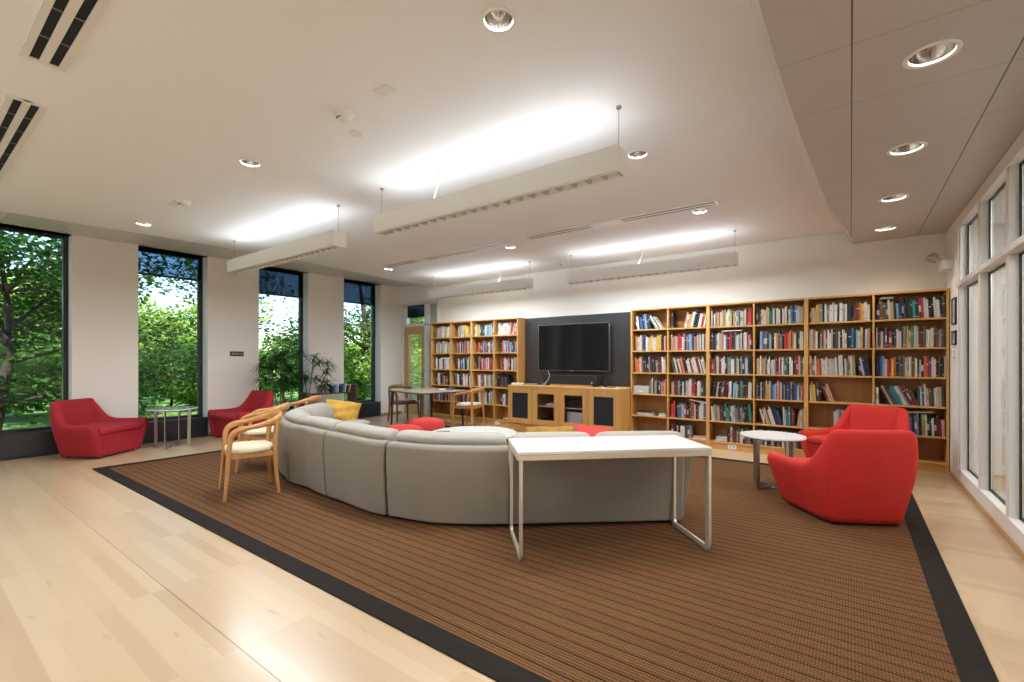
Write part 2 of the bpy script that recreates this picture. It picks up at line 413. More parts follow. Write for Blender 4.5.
# right glazed partition
w = MB().box(XR, XR+.12, 6.97, YB, 0, 2.93)
struct(w, 'wall_right', 'wall')
pt = thing('window_7', None, None, (XR, 0, 0)); pt['kind'] = 'structure'
posts = [6.93-.94*i for i in range(11)]
f = MB(); ga = MB()
for i, y in enumerate(posts):
    wd = .075
    f.box(0, .072, y-wd, y, .1, 2.90)
    ga.box(.056, .067, y-wd-.022, y-wd, .12, 2.85)
f.box(-.006, .06, YF, 6.97, 2.80, 2.915).box(-.02, .085, YF, 6.97, 2.14, 2.19).box(-.004, .075, YF, 6.97, .045, .17)
f.build('window_frame', 'frame_paint', pt, bevel=.003)
ga.box(.06, .085, YF, 6.97, .17, .18).box(.06, .085, YF, 6.97, 2.13, 2.14).box(.06, .085, YF, 6.97, 2.19, 2.2).box(.06, .085, YF, 6.97, 2.79, 2.8)
ga.build('window_gasket', 'black', pt)
MB().box(.068, .074, YF, 6.97, .1, 2.88).build('window_pane', 'glass_partition', pt)
struct(MB().box(XR-.012, XR+.09, YF, YB, 0, .045), 'baseboard_right', 'door_wood', bevel=.003)

# ceilings
def sheet(name, outer, holes, z, m, flip=True):
    pts = [Vector(p) for p in outer]; edges = [(i, (i+1) % len(outer)) for i in range(len(outer))]
    for cx, cy, r in holes:
        o = len(pts); n = 28
        pts += [Vector((cx+r*cos(2*pi*i/n), cy+r*sin(2*pi*i/n))) for i in range(n)]; edges += [(o+i, o+(i+1) % n) for i in range(n)]
    vv, ee, ff, *_ = geometry.delaunay_2d_cdt(pts, edges, [], 1, 1e-5)
    keep = []
    for f_ in ff:
        c = sum((vv[i] for i in f_), Vector((0, 0)))/len(f_)
        if any((c-Vector((h[0], h[1]))).length < h[2]*.995 for h in holes): continue
        keep.append(tuple(reversed(f_)) if flip else tuple(f_))
    mb = MB().add([(v.x, v.y, z) for v in vv], keep)
    return mb
left_edge = [(-8.13, 7.76), (-7.99, 5.92), (-7.86, 4.52), (-7.83, 3.56), (-7.88, 2.5), (-8.0, 1.4), (-8.1, .4), (-8.4, -1.3), (-8.8, -3.2)]
soff_edge = [(.03, 7.76), (-.08, 6.7), (-.19, 5.81), (-.26, 4.69), (-.31, 3.59), (-.335, 2.85), (-.345, 2.24), (-.35, 1.2), (-.33, 0), (-.27, -1.4), (-.15, -3.2)]
left_edge = [(v.x, v.y) for v in bez([(x, y, 0) for x, y in left_edge], 5)]
soff_edge = [(v.x, v.y) for v in bez([(x, y, 0) for x, y in soff_edge], 5)]
downs = [(-1.46, 1.87), (-4.29, 1.92), (-7.31, 1.97), (-1.46, 3.79), (-1.43, 5.67), (-4.25, 5.74), (-7.15, 5.72), (-4.3, -1.2), (-1.46, -1.2)]
sdowns = [(.335, 3.18), (.335, 4.49), (.335, 5.78), (.335, 7.06), (.335, 1.87), (.335, .56)]
outer = left_edge + [(.8, YF), (.8, YB)]
DR = .082
m_ceil = sheet('ceiling', outer, [(x, y, DR) for x, y in downs], 3.10, 'ceiling')
k = len(left_edge)
m_ceil.add([(x, y, 3.10) for x, y in left_edge]+[(x, y, 3.2) for x, y in left_edge], [(i, i+1, k+i+1, k+i) for i in range(k-1)])
struct(m_ceil, 'ceiling', 'ceiling')
struct(MB().add([(XL-.4, YF, 3.2), (-7.4, YF, 3.2), (-7.4, YB, 3.2), (XL-.4, YB, 3.2)], [(0, 3, 2, 1)]), 'ceiling_window_band', 'band')
so = sheet('soffit', soff_edge[::-1][::-1] + [(XR+.02, YF), (XR+.02, YB+.01)], [(x, y, .105) for x, y in sdowns], 2.92, 'soffit')
struct(so, 'ceiling_soffit', 'soffit')
k = len(soff_edge); q = MB()
sec = [(-.022, .0), (.008, .0), (.008, .03), (0, .03), (0, .18), (-.022, .18)]
q.sweep([(x, y, 2.915) for x, y in soff_edge], sec)
struct(q, 'trim_soffit', mat('soffit_trim', (.66, .64, .60), .4))
struct(MB().box(XR+.02, 3.2, YF, YB+.1, 2.95, 3.0), 'ceiling_corridor', 'ceiling')
struct(MB().box(XL-.6, 3.4, YF-.3, YB+.3, 3.45, 3.7), 'ceiling_sky_blocker', 'ceiling')  # unseen slab added above the ceiling to keep sky and sun out
# unseen lid added so no daylight leaks round the ceiling
q = MB().box(XL-.42, 3.2, YB, YB+.15, 3.35, 3.5).box(XL-.42, XL-.3, YF, YB, 3.35, 3.5)
struct(q, 'daylight_lid_1', 'ceiling')

# ---------------------------------------------------------------- rug
rg = thing('area_rug', 'large brown striped woven rug with dark border under the curved sofa', 'rug', (0, 0, 0))
RX0, RX1, RY0, RY1 = -7.56, .50, 1.52, 6.78
bw = .13
MB().box(RX0+bw, RX1-bw, RY0+bw, RY1-bw, 0, .008).build('woven_field', 'rug_weave', rg)
q = MB(); q.box(RX0, RX1, RY0, RY0+bw, 0, .010).box(RX0, RX1, RY1-bw, RY1, 0, .010).box(RX0, RX0+bw, RY0+bw, RY1-bw, 0, .010).box(RX1-bw, RX1, RY0+bw, RY1-bw, 0, .010)
q.build('border', 'rug_border', rg, bevel=.003)
MATS['rug_border'].node_tree.nodes['Principled BSDF'].inputs['Specular IOR Level'].default_value = .08
RZ = .010

# ---------------------------------------------------------------- bookcases
SH = [.12, .43, .79, 1.144, 1.504, 1.859, 2.20]       # shelf tops; the last is the case top
BF = 7.45                                             # front plane of the cases
def bookcase(label, xs):
    x0, x1 = xs[0], xs[-1]; xc = (x0+x1)/2
    t = thing('bookcase', label, 'bookcase', (xc, BF, 0), 0, 'oak bookcases along the back wall')
    D = YB-BF-.004
    for x in (x0, x1-.024): MB().box(x-xc, x+.024-xc, 0, D, 0, 2.2).build('side_panel', 'oak', t, bevel=.002)
    for x in xs[1:-1]: MB().box(x-.011-xc, x+.011-xc, 0, D-.02, .12, 2.176).build('divider', 'oak', t, bevel=.002)
    MB().box(x0+.024-xc, x1-.024-xc, 0, D, 2.176, 2.2).build('top_board', 'oak_h', t, bevel=.002)
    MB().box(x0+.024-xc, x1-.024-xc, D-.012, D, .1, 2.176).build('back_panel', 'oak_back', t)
    MB().box(x0+.024-xc, x1-.024-xc, .015, D-.02, 0, .096).build('plinth', 'oak_h', t)
    for a, b in zip(xs[:-1], xs[1:]):
        lo = a+(.024 if a == x0 else .011); hi = b-(.024 if b == x1 else .011)
        for z in SH[:-1]: MB().box(lo-xc, hi-xc, .002, D-.014, z-.022, z).build('shelf', 'oak_h', t, bevel=.002)
    return t
RB = [-2.99, -2.37, -1.76, -1.13, -.49, .235, .94]
LB = [-7.80, -7.18, -6.56, -5.945, -5.33]
bookcase('oak bookcase immediately left of the dark television panel', LB[2:5])
bookcase('oak bookcase beside the glazed wooden door, far left of the shelves', LB[0:3])
bookcase('oak bookcase immediately right of the dark television panel', RB[0:3])
bookcase('middle oak bookcase of the three right of the television', RB[2:5])
bookcase('oak bookcase in the right corner beside the glazed partition', RB[4:7])

PAL = dict(k=('black', (.012, .012, .014)), d=('dark grey', (.055, .055, .06)), g=('grey', (.20, .195, .19)), l=('pale grey', (.43, .43, .42)),
    w=('white', (.58, .56, .51)), c=('cream', (.60, .52, .38)), t=('tan', (.42, .29, .17)), b=('brown', (.13, .065, .035)), m=('maroon', (.15, .02, .025)),
    r=('red', (.45, .03, .035)), o=('orange', (.58, .17, .045)), y=('yellow', (.60, .38, .06)), v=('olive', (.42, .38, .09)), e=('green', (.05, .20, .12)),
    f=('dark green', (.018, .06, .05)), a=('teal', (.03, .24, .27)), s=('light blue', (.22, .38, .52)), u=('blue', (.05, .12, .30)), n=('navy', (.015, .022, .075)),
    p=('purple', (.14, .09, .22)), i=('pink', (.55, .27, .24)))
for k_, (nm, c_) in PAL.items(): mat('cover_'+k_, c_, .5)
LIGHT = set('lwctoyvsi')
rb = random.Random(11)
def book_mb(mb, th, h, d, code, M=None, mi0=0, band=None):
    """spine faces -y at y=0; origin bottom centre of the spine. material slots: mi0 cover, mi0+1 pages, mi0+2 title band"""
    M = M or Matrix.Identity(4); t = th/2; c = min(.003, th*.12); e = .004
    zs = [0, h]; bands = []
    if band: zs = [0]+[h*z for z in band]+[h]; bands = [j for j in range(1, len(zs)-1, 2)]
    def P(x, y, z): return M @ Vector((x, y, z))
    prof = [(-t, c*1.5), (-t*.55, 0), (t*.55, 0), (t, c*1.5)]
    for j in range(len(zs)-1):
        vs = [P(x, y, zs[j]) for x, y in prof]+[P(x, y, zs[j+1]) for x, y in prof]
        mb.add(vs, [(0, 1, 5, 4), (1, 2, 6, 5), (2, 3, 7, 6)], mi0+2 if j in bands else mi0)
    # boards
    for sg in (-1, 1):
        xa, xb = sg*t, sg*(t-c)
        vs = [P(xa, c*1.5, 0), P(xb, c*1.5, 0), P(xb, d, 0), P(xa, d, 0), P(xa, c*1.5, h), P(xb, c*1.5, h), P(xb, d, h), P(xa, d, h)]
        mb.add(vs, [(0, 3, 2, 1), (4, 5, 6, 7), (2, 3, 7, 6), (1, 2, 6, 5), (3, 0, 4, 7)], mi0)
    mb.add([P(-t+c, c*1.5, e), P(t-c, c*1.5, e), P(t-c, d-e, e), P(-t+c, d-e, e), P(-t+c, c*1.5, h-e), P(t-c, c*1.5, h-e), P(t-c, d-e, h-e), P(-t+c, d-e, h-e)],
           [(0, 3, 2, 1), (4, 5, 6, 7), (0, 1, 5, 4), (2, 3, 7, 6)], mi0+1)
    mb.add([P(-t, c*1.5, h), P(-t*.55, 0, h), P(t*.55, 0, h), P(t, c*1.5, h)], [(0, 1, 2, 3)], mi0)
    return mb
BANDS = [None, None, None, (.78, .84), (.10, .14), (.08, .11, .86, .89), (.62, .68), None, (.30, .62)]
ORD = ['zeroth', 'first', 'second', 'third', 'fourth', 'fifth', 'sixth', 'seventh', 'eighth', 'ninth', 'tenth', 'eleventh', 'twelfth', 'thirteenth', 'fourteenth', 'fifteenth', 'sixteenth',
       'seventeenth', 'eighteenth', 'nineteenth', 'twentieth', 'twenty-first', 'twenty-second', 'twenty-third', 'twenty-fourth', 'twenty-fifth', 'twenty-sixth', 'twenty-seventh', 'twenty-eighth',
       'twenty-ninth', 'thirtieth', 'thirty-first', 'thirty-second', 'thirty-third', 'thirty-fourth']
ROWN = ['top shelf', 'second shelf down', 'third shelf down', 'fourth shelf down', 'fifth shelf down', 'bottom shelf']
# cells: (bay, row from the top): list of segments (start, end, colour codes, lean); lean in degrees, + leans to the left at the top
RC = {
 (5, 0): [(.01, .99, 'kbbdctksnndkffakmrwwkkwwkd', 3)], (5, 1): [(.01, .99, 'wdcnpkrkfwwdgycelcmdbwwcbbwgd', 0)],
 (5, 2): [(.01, .99, 'nkuswrryokgdgwccbtckwkorpcwkbkkl', 0)], (5, 3): [(.0, .05, 'w', 0), (.08, .60, 'ktbuaawwgdrmb', 24), (.60, .98, 'fwdwlbfwctf', 2)],
 (5, 4): [(.46, .98, 'wpkuskvwkkwkmmi', 2)],
 (4, 0): [(.03, .98, 'mytyygkwgwwwkwwwkkkmboywc', 0)], (4, 1): [(.02, .98, 'lwtckgmigwwlkgdckwcknanswynwi', 0)],
 (4, 2): [(.02, .76, 'wogwoorwwwwwwlwgwwrlewwtv', 2), (.77, .98, 'knwnnk', 10)], (4, 3): [(.02, .22, 'wyykbk', 3), (.23, .40, 'mti', 18)],
 (4, 4): [(.42, .62, 'wwgws', 0)],
 (3, 0): [(.02, .98, 'kkbwcctyeaawkcwwkwwcklanuwwlwc', 0)], (3, 1): [(.09, .98, 'suugkswkkwodggkrrrooktckdww', 0)],
 (3, 2): [(.02, .99, 'ctwoytgdwwkwwgmmipwgdekwwkmrigdw', 0)], (3, 3): [(.02, .98, 'gkkwkbbtycpussuirwkgkunwnuuwgii', 0)],
 (3, 4): [(.08, .55, 'wkctbccwknnuk', 16), (.57, .82, 'lceuanrmk', 0), (.84, .93, 't', -9), (.92, .99, 'lw', 0)],
 (3, 5): [(.02, .98, 'gggkwkksmkbkcdkmgkwbkd', 0)],
 (2, 0): [(.04, .98, 'wkwbttrctttcwcvvdtwgsdwwtwmrrr', 0)], (2, 1): [(.03, .98, 'kdkdwwttiwpkrrkdgwlgwkiwwrim', 0)],
 (2, 2): [(.03, .98, 'rrbbcwmmwwkdggwwbgcdgkuwwdfk', 0)], (2, 3): [(.05, .42, 'kdkcckkdbmkm', -7), (.44, .98, 'wwkssldeabkbbww', -2)],
 (2, 4): [(.03, .98, 'wcggitbmbkneeefwwggdggdkkkee', 4)], (2, 5): [(.42, .98, 'kmwbmtbwwkdbgk', 0)],
 (1, 0): [(.05, .10, 'dk', 0), (.38, .98, 'icytwkkwwrw', -12)], (1, 1): [(.05, .99, 'tirtlrrrwingussuntrltwfwbi', 0)],
 (1, 2): [(.04, .97, 'dbwkwrokkwwmcccmmwkwc', 14)], (1, 3): [(.05, .98, 'ttmmbgnkwkllwwrrmmwwlddd', 0)],
 (1, 4): [(.03, .16, 'rrr', 0), (.2, .98, 'keusipmkkbgrwkbwwwpp', 0)], (1, 5): [(.05, .6, 'mmkwkwwdug', 0)],
 (0, 0): [(.08, .52, 'mwkukusnk', 7), (.52, .80, 'gwkw', 32)], (0, 1): [(.08, .99, 'otcwwpnpwclvywwyyyydmim', 0)],
 (0, 2): [(.06, .98, 'ooowibkdkkgmkdkgmmbwct', 3)], (0, 3): [(.5, .98, 'ggwdgttkkddirio', 0)],
}
LC = {}
rl = random.Random(5)
for c_ in range(4):
    for r_ in range(5):
        LC[(c_, r_)] = [(.24 if c_ > 1 else .2, .97, ''.join(rl.choice('kkkdwwwcgbmrtlnuisoe' if r_ else 'wwcyytklsevi') for _ in range(16)), rl.choice([0, 0, 2, -2]))]
LC[(3, 0)] = [(.1, .7, 'wwwwwwcwwwi', -6), (.7, .98, 'iiwri', -22)]
LC[(1, 0)] = [(.3, .6, 'gtkwkw', 4), (.6, .9, 'yyyyt', 14)]
LC[(2, 0)] = [(.1, .98, 'wwvvyfffkkwwlassswk', 0)]
LC[(3, 3)] = [(.12, .6, 'kkkdbkkbkk', 3)]
LC[(3, 4)] = [(.25, .7, 'kwwgkdsk', 0)]
def layout(x0, x1, z, seg, rnd, avail):
    """yields (matrix, thickness, height, depth, code)"""
    a, b, codes, lean = seg; W_ = (x1-x0)
    n = len(codes); ths = [rnd.uniform(.7, 1.35) for _ in codes]
    span = W_*(b-a); th_deg = R(lean); H0 = avail*.66
    usable = span-abs(math.tan(th_deg))*H0*.5 if n > 1 else span
    sc = usable/sum(ths)*abs(cos(th_deg)); ths = [min(t*sc, .055) for t in ths]
    x = x0+W_*a+(abs(sin(th_deg))*H0*.85 if lean > 0 else 0)
    step = 1/max(.3, cos(th_deg))
    for cdd, t in zip(codes, ths):
        h = avail*rnd.uniform(.60, .80); h = min(h, .27)
        d = rnd.uniform(.14, .19); y = BF+rnd.uniform(.02, .045)
        px = x+t*step/2; zz = z+.0006
        M = Matrix.Translation((px, y, zz+abs(sin(th_deg))*t/2)) @ Matrix.Rotation(-th_deg, 4, 'Y')
        yield M, t*.97, h, d, cdd
        x += t*step
n_ind = 0
stuff = MB(); codes_all = list(PAL.keys()); s_mats = []
for c_ in codes_all: s_mats += ['cover_'+c_]
s_mats += ['paper']
def emit_individual(M, t, h, d, cdd, label, group, band):
    bm_ = book_mb(MB(), t, h, d, cdd, None, 0, band)
    o = bm_.build('book', ['cover_'+cdd, 'paper', 'cover_'+('l' if cdd in 'kdnfbme' else ('t' if cdd in LIGHT else 'c')) if band else 'paper'])
    o.matrix_world = M
    tag(o, label, 'book', group); return o
order = [(5, r) for r in range(5)]+[(4, r) for r in range(5)]+[(3, r) for r in range(6)]+[(2, r) for r in range(6)]+[(1, r) for r in range(6)]+[(0, r) for r in range(6)]
BAYN = {5: 'rightmost bay', 4: 'second bay from the right', 3: 'third bay from the right', 2: 'fourth bay from the right', 1: 'fifth bay from the right', 0: 'bay beside television'}
def stuff_book(M, t, h, d, cdd, band):
    mb = book_mb(MB(), t, h, d, cdd, M, 0, band)
    ci = codes_all.index(cdd); bi = codes_all.index('l' if cdd in 'kdnfbme' else ('t' if cdd in LIGHT else 'c'))
    o = len(stuff.v); stuff.v += mb.v; stuff.f += [tuple(i+o for i in f_) for f_ in mb.f]
    stuff.m += [ci if m_ == 0 else (len(codes_all) if m_ == 1 else bi) for m_ in mb.m]
MAXI = 296
for bay, row in order:
    if (bay, row) not in RC: continue
    idx = 0
    zi = 5-row; z = SH[zi]; avail = SH[zi+1]-z-.022
    x0 = RB[bay]+.02; x1 = RB[bay+1]-.02
    rnd = random.Random(bay*31+row*7+3)
    for seg in RC[(bay, row)]:
        for M, t, h, d, cdd in layout(x0, x1, z, seg, rnd, avail):
            idx += 1; band = rnd.choice(BANDS)
            if n_ind < MAXI:
                n_ind += 1
                emit_individual(M, t, h, d, cdd, '%s book, %s from left, %s, %s' % (PAL[cdd][0], ORD[idx], ROWN[row], BAYN[bay]),
                                'books on the %s of the %s' % (ROWN[row], BAYN[bay]), band)
            else: stuff_book(M, t, h, d, cdd, band)
for (bay, row), segs in LC.items():
    zi = 5-row; z = SH[zi]; avail = SH[zi+1]-z-.022; rnd = random.Random(bay*13+row*5+99)
    for seg in segs:
        for M, t, h, d, cdd in layout(LB[bay]+.02, LB[bay+1]-.02, z, seg, rnd, avail): stuff_book(M, t, h, d, cdd, rnd.choice(BANDS))
tag(stuff.build('shelved_books', s_mats), 'many small upright books of all colours on the remaining shelves', 'books', None, 'stuff')
# books and papers that lie flat
def flat_book(x, y, z, w_, d_, h_, code, label, name='book', rz=0, tilt=0, cat=None):
    mb = book_mb(MB(), h_, w_, d_, code, Matrix.Rotation(pi/2, 4, 'Y') @ Matrix.Translation((0, 0, 0)), 0, None)
    o = mb.build(name, ['cover_'+code, 'paper', 'paper'])
    o.matrix_world = Matrix.Translation((x, y, z+h_/2)) @ Matrix.Rotation(tilt, 4, 'Y') @ Matrix.Rotation(rz, 4, 'Z')
    tag(o, label, cat or 'book'); return o
flat_book(.30, 7.475, 1.859+.262, .13, .17, .022, 'w', 'white book lying flat on upright books at left end of rightmost top shelf')
flat_book(.56, 7.475, .43+.262, .25, .16, .02, 't', 'tan book lying flat over the upright books on fifth shelf, rightmost bay', tilt=R(-4))
flat_book(-1.57, 7.475, 1.504+.275, .27, .16, .016, 'w', 'thin white book lying flat on top of books, fourth bay second shelf')
flat_book(-2.04, 7.475, .43+.29, .26, .16, .02, 'w', 'white book lying sloped on upright books, fifth shelf near the television', tilt=R(10))
for j, (x, y, z, w_, c1, lb) in enumerate([
    (-1.66, 7.50, .12, .26, 'w', 'thick white binder, lowest of the flat stack on bottom shelf'), (-1.655, 7.51, .153, .26, 'w', 'white binder, topmost of the flat stack on bottom shelf'),
    (-2.88, 7.49, .43, .27, 'l', 'grey magazine, lowest in the flat pile on fifth shelf beside television panel'), (-2.9, 7.5, .452, .26, 'w', 'white magazine, middle of the flat pile on fifth shelf beside television panel'), (-2.89, 7.495, .474, .24, 'k', 'dark magazine on top of the flat pile on fifth shelf'),
    (-2.53, 7.49, .43, .12, 'w', 'small white booklet under another in the low pile, fifth shelf'), (-2.53, 7.5, .455, .11, 'l', 'small grey booklet on top of the low pile, fifth shelf'),
    (-2.85, 7.49, .12, .27, 'g', 'grey magazine lying under a dark one on the bottom shelf'), (-2.83, 7.5, .143, .28, 'k', 'dark magazine lying on a grey one on the bottom shelf'),
    (-1.99, 7.49, .12, .2, 'w', 'white folder lying at the right end of the bottom shelf, fifth bay'), (-1.99, 7.5, .145, .19, 'i', 'pink folder lying on a white one, bottom shelf'),
    (-5.72, 7.50, .12, .2, 'm', 'maroon book lying low in the left bookcase beside the cabinet'), (-5.73, 7.5, .142, .2, 'w', 'white book lying on maroon one beside the cabinet')]):
    h_ = .03 if 'binder' in lb else .02
    flat_book(x, y, z+.0005, w_, .2, h_, c1, lb, 'binder' if 'binder' in lb else ('magazine' if 'magazine' in lb else ('folder' if 'folder' in lb else ('booklet' if 'booklet' in lb else 'book'))), cat='binder' if 'binder' in lb else ('magazine' if 'magazine' in lb else ('folder' if 'folder' in lb else ('booklet' if 'booklet' in lb else 'book'))))
bx = thing('storage_box', 'pale grey lidded box on the fourth shelf beside the television panel', 'box', (-2.82, 7.55, .79))
MB().box(-.13, .13, -.08, .1, .001, .10).build('box_body', mat('box_grey', (.48, .47, .44), .6), bx, bevel=.003)
MB().box(-.134, .134, -.084, .104, .10, .125).build('lid', 'box_grey', bx, bevel=.003)
MB().box(-.03, .03, -.085, -.081, .03, .05).build('label_holder', 'plastic_white', bx)

# wall outlets in the plinths
for x, lb in ((-1.42, 'white outlet plate in the plinth of the middle bookcase'), (-5.86, 'white outlet plate in the plinth of the left bookcase')):
    t = thing('outlet_plate', lb, 'outlet', (x, BF+.015, .055))
    MB().box(-.058, .058, -.006, 0, -.034, .034).build('plate', 'plastic_white', t, bevel=.002)
    q = MB()
    for s in (-1, 1): q.box(s*.025-.014, s*.025+.014, -.008, -.006, -.018, .018)
    q.build('socket', mat('socket', (.5, .49, .46), .4), t)

# ---------------------------------------------------------------- TV wall and cabinet
tag(MB().box(-5.325, -2.995, 7.70, YB-.002, .3, 2.19).build('backing_panel', 'slate', bevel=.003), 'dark slate wall panel behind the television between bookcases', 'wall panel')
tv = thing('television', 'large black flat screen television mounted on the dark panel', 'television', (-4.17, 7.58, 1.585))
MB().box(-.745, .745, -.02, .03, -.44, .44).build('bezel', 'tv_bezel', tv, bevel=.004)
MB().box(-.733, .733, -.023, -.0205, -.425, .428).build('screen', 'black_gloss', tv)
MB().box(-.30, .30, .03, .118, -.2, .2).build('wall_mount', 'black', tv, bevel=.005)
MB().box(-.05, .05, -.026, -.02, -.444, -.436).build('logo_strip', 'steel', tv)
cb = thing('media_cabinet', 'long oak media cabinet with four doors under the television', 'cabinet', (-4.115, 7.0, 0))
L0, L1 = -1.125, 1.115
MB().box(L0, L1, 0, .69, .85, .88).build('top_board', 'oak_h', cb, bevel=.003)
q = MB(); q.box(L0, L0+.03, .02, .69, .17, .85).box(L1-.03, L1, .02, .69, .17, .85).box(L0+.03, L1-.03, .67, .69, .17, .85).box(L0+.03, L1-.03, .02, .67, .17, .195)
for x in (-.56, 0, .56): q.box(x-.012, x+.012, .03, .67, .195, .85)
q.build('body', 'oak', cb, bevel=.002)
MB().box(L0+.08, L1-.08, .08, .66, 0, .17).build('plinth', 'oak_h', cb)
for i in range(4):
    a = L0+.003+i*.5605; b = a+.5545
    d = MB(); s_ = .10
    d.box(a, a+s_, 0, .02, .175, .846).box(b-s_, b, 0, .02, .175, .846).box(a+s_, b-s_, 0, .02, .175, .27).box(a+s_, b-s_, 0, .02, .74, .846)
    dd = d.build('door', 'oak', cb, bevel=.0015)
    if i in (0, 3): MB().box(a+s_, b-s_, .006, .012, .27, .74).build('speaker_cloth', 'speaker_cloth', dd)
    else: MB().box(a+s_, b-s_, .008, .012, .27, .74).build('pane', 'glass_cabinet', dd)
    hx = b-.045 if i % 2 == 0 else a+.045
    MB().tube([(hx-.03, .001, .822), (hx-.03, -.025, .822), (hx+.03, -.025, .822), (hx+.03, .001, .822)], .004).build('handle', 'steel', dd, smooth=True)
for i in (1, 2):
    a = L0+.02+i*.5605
    MB().box(a, a+.52, .06, .6, .50, .515).build('inner_shelf', 'plastic_white', cb)
def device(name, label, cat, x, y, z, w_, d_, h_, m, feet=True):
    t = thing(name, label, cat, (x, y, z))
    MB().box(-w_/2, w_/2, 0, d_, .008, h_).build('housing', m, t, bevel=.004)
    q = MB()
    for sx in (-1, 1): q.box(sx*w_*.4-.015, sx*w_*.4+.015, .02, d_-.02, 0, .009)
    q.build('foot', 'black', t)
    return t
device('media_player', 'small white device behind the second cabinet door, upper shelf', 'media device', -4.36, 7.10, .516, .16, .15, .05, 'plastic_white')
device('media_player', 'black device on lower level behind the second cabinet door', 'media device', -4.4, 7.12, .196, .36, .25, .09, 'black')
device('receiver', 'black receiver on upper shelf behind the third cabinet door', 'receiver', -3.84, 7.10, .516, .42, .3, .13, 'black')
device('console_unit', 'white boxy device low behind the third cabinet door', 'media device', -3.88, 7.12, .196, .3, .25, .24, 'plastic_white')
sb = thing('center_speaker', 'long black speaker bar on the cabinet under the television', 'speaker', (-4.08, 7.28, .88))
MB().box(-.55, .55, 0, .2, .03, .195).build('housing', 'speaker_cloth', sb, bevel=.006)
MB().box(-.40, .44, .01, .19, 0, .03).build('base', 'oak_h', sb)
q = MB().box(-.5, -.47, .02, .18, 0, .03).box(.47, .5, .02, .18, 0, .03); q.build('foot', 'black', sb)
MB().cyl((.45, .0), .02, .05, .09, 16).build('knob', 'chrome', sb)
tag(MB().tube(bez([(-4.55, 7.38, 1.09), (-4.49, 7.24, 1.14), (-4.45, 7.22, 1.06), (-4.5, 7.2, .95), (-4.6, 7.18, .888)], 6), .005).build('cable', mat('cable_grey', (.5, .5, .48), .5), smooth=True), 'grey cable looping in front of the speaker bar', 'cable')
tag(MB().tube(bez([(-5.05, 7.15, .885), (-4.95, 7.25, .885), (-4.8, 7.28, .885), (-4.72, 7.45, .90), (-4.66, 7.55, .97)], 6), .005).build('cable', 'black', smooth=True), 'black cable lying at the left end of the cabinet top', 'cable')
rt = thing('router', 'small black box with cables beside the speaker bar left end', 'router', (-4.78, 7.4, .88))
MB().box(-.06, .06, 0, .1, .0, .035).build('housing', 'black', rt, bevel=.004); MB().tube([(.05, .05, .03), (.07, .05, .15)], .005).build('antenna', 'black', rt)
q = thing('gadget', 'small black box on stand at the right of the speaker bar', 'media device', (-3.44, 7.4, .88))
MB().box(-.03, .03, 0, .04, .0, .10).build('housing', 'black', q, bevel=.004); MB().cyl((0, .02), .035, 0, .008, 16).build('base', 'black', q)
tag(MB().box(-5.2, -5.02, 7.05, 7.2, .8805, .915).build('notebook', 'plastic_white', bevel=.003), 'white notebook on the left end of the media cabinet', 'notebook')
tag(MB().box(-3.35, -3.1, 7.08, 7.25, .8805, .892).build('leaflet', 'plastic_white', bevel=.002), 'white leaflet on the right end of the media cabinet', 'leaflet')
tag(MB().box(-3.3, -3.14, 7.10, 7.2, .8925, .902).build('remote_control', 'black', bevel=.002), 'black remote control lying on the white leaflet', 'remote control')

# ---------------------------------------------------------------- sofa
SC = Vector((-3.9, 5.0)); RO = 2.60
DR_T = [(-60, .05), (0, .07), (13, .07), (23, .01), (40, -.11), (53, -.10), (65, .04), (76, .13), (95, .12), (130, .10)]
def dR(s):
    for (a, u), (b, v) in zip(DR_T[:-1], DR_T[1:]):
        if s <= b:
            t = max(0, (s-a)/(b-a)); t = t*t*(3-2*t); return u+(v-u)*t
    return DR_T[-1][1]
sofa = thing('sectional_sofa', 'long curved light grey sectional sofa seen from behind', 'sofa', (SC.x, SC.y, RZ))
A0 = -50
def sp(s):
    """path: s<0 metres along the straight wing beyond angle A0; s>=0 degrees round the arc. returns (origin, outward)"""
    a = R(A0-max(s, 0)); o = Vector((cos(a), sin(a)))
    base = Vector((0, 0))
    if s < 0: tgt = Vector((-sin(R(A0)), cos(R(A0)))); base = tgt*(-s)
    return base, o
def sect(profile, s0, s1, n, ends=.0, puff=.0):
    mb = MB(); k = len(profile); vs = []
    for i in range(n+1):
        u = i/n; s = s0+(s1-s0)*u; b, o = sp(s)
        e = 1 - (2*u-1)**8 if puff else 1
        cz = sum(z for r, z in profile)/k; cr = sum(r for r, z in profile)/k
        sc = (1-puff)+puff*e
        for r, z in profile:
            rr = cr+(r-cr)*sc+dR(s)*min(1, max(0, (r-1.7)/.5)); zz = cz+(z-cz)*sc
            p = b+o*rr; vs.append((p.x, p.y, zz))
    fs = [(i*k+a, (i+1)*k+a, (i+1)*k+(a+1) % k, i*k+(a+1) % k) for i in range(n) for a in range(k)]
    fs += [tuple(range(k))[::-1], tuple(n*k+a for a in range(k))]
    return mb.add(vs, fs)
shell = [(RO-.015, .02), (RO+.005, .25), (RO+.02, .50), (RO+.01, .625), (RO-.02, .65), (RO-.10, .648), (RO-.17, .58), (RO-.22, .3), (RO-.30, .02)]
seat_p = [(RO-.36, .05), (RO-.26, .30), (RO-.3, .34), (1.78, .34), (1.72, .31), (1.80, .05)]
cush_p = [(RO-.24, .34), (RO-.24, .41), (RO-.28, .44), (1.80, .45), (1.69, .43), (1.66, .39), (1.69, .345)]
roll_p = [(RO-.20, .44), (RO-.11, .59), (RO-.05, .67), (RO-.07, .715), (RO-.15, .74), (RO-.26, .73), (RO-.33, .66), (RO-.40, .46)]
mods = [(-1.42, -.71), (-.71, 0), (0, 23.5), (23.5, 44.5), (44.5, 62), (62, 82), (82, 101)]
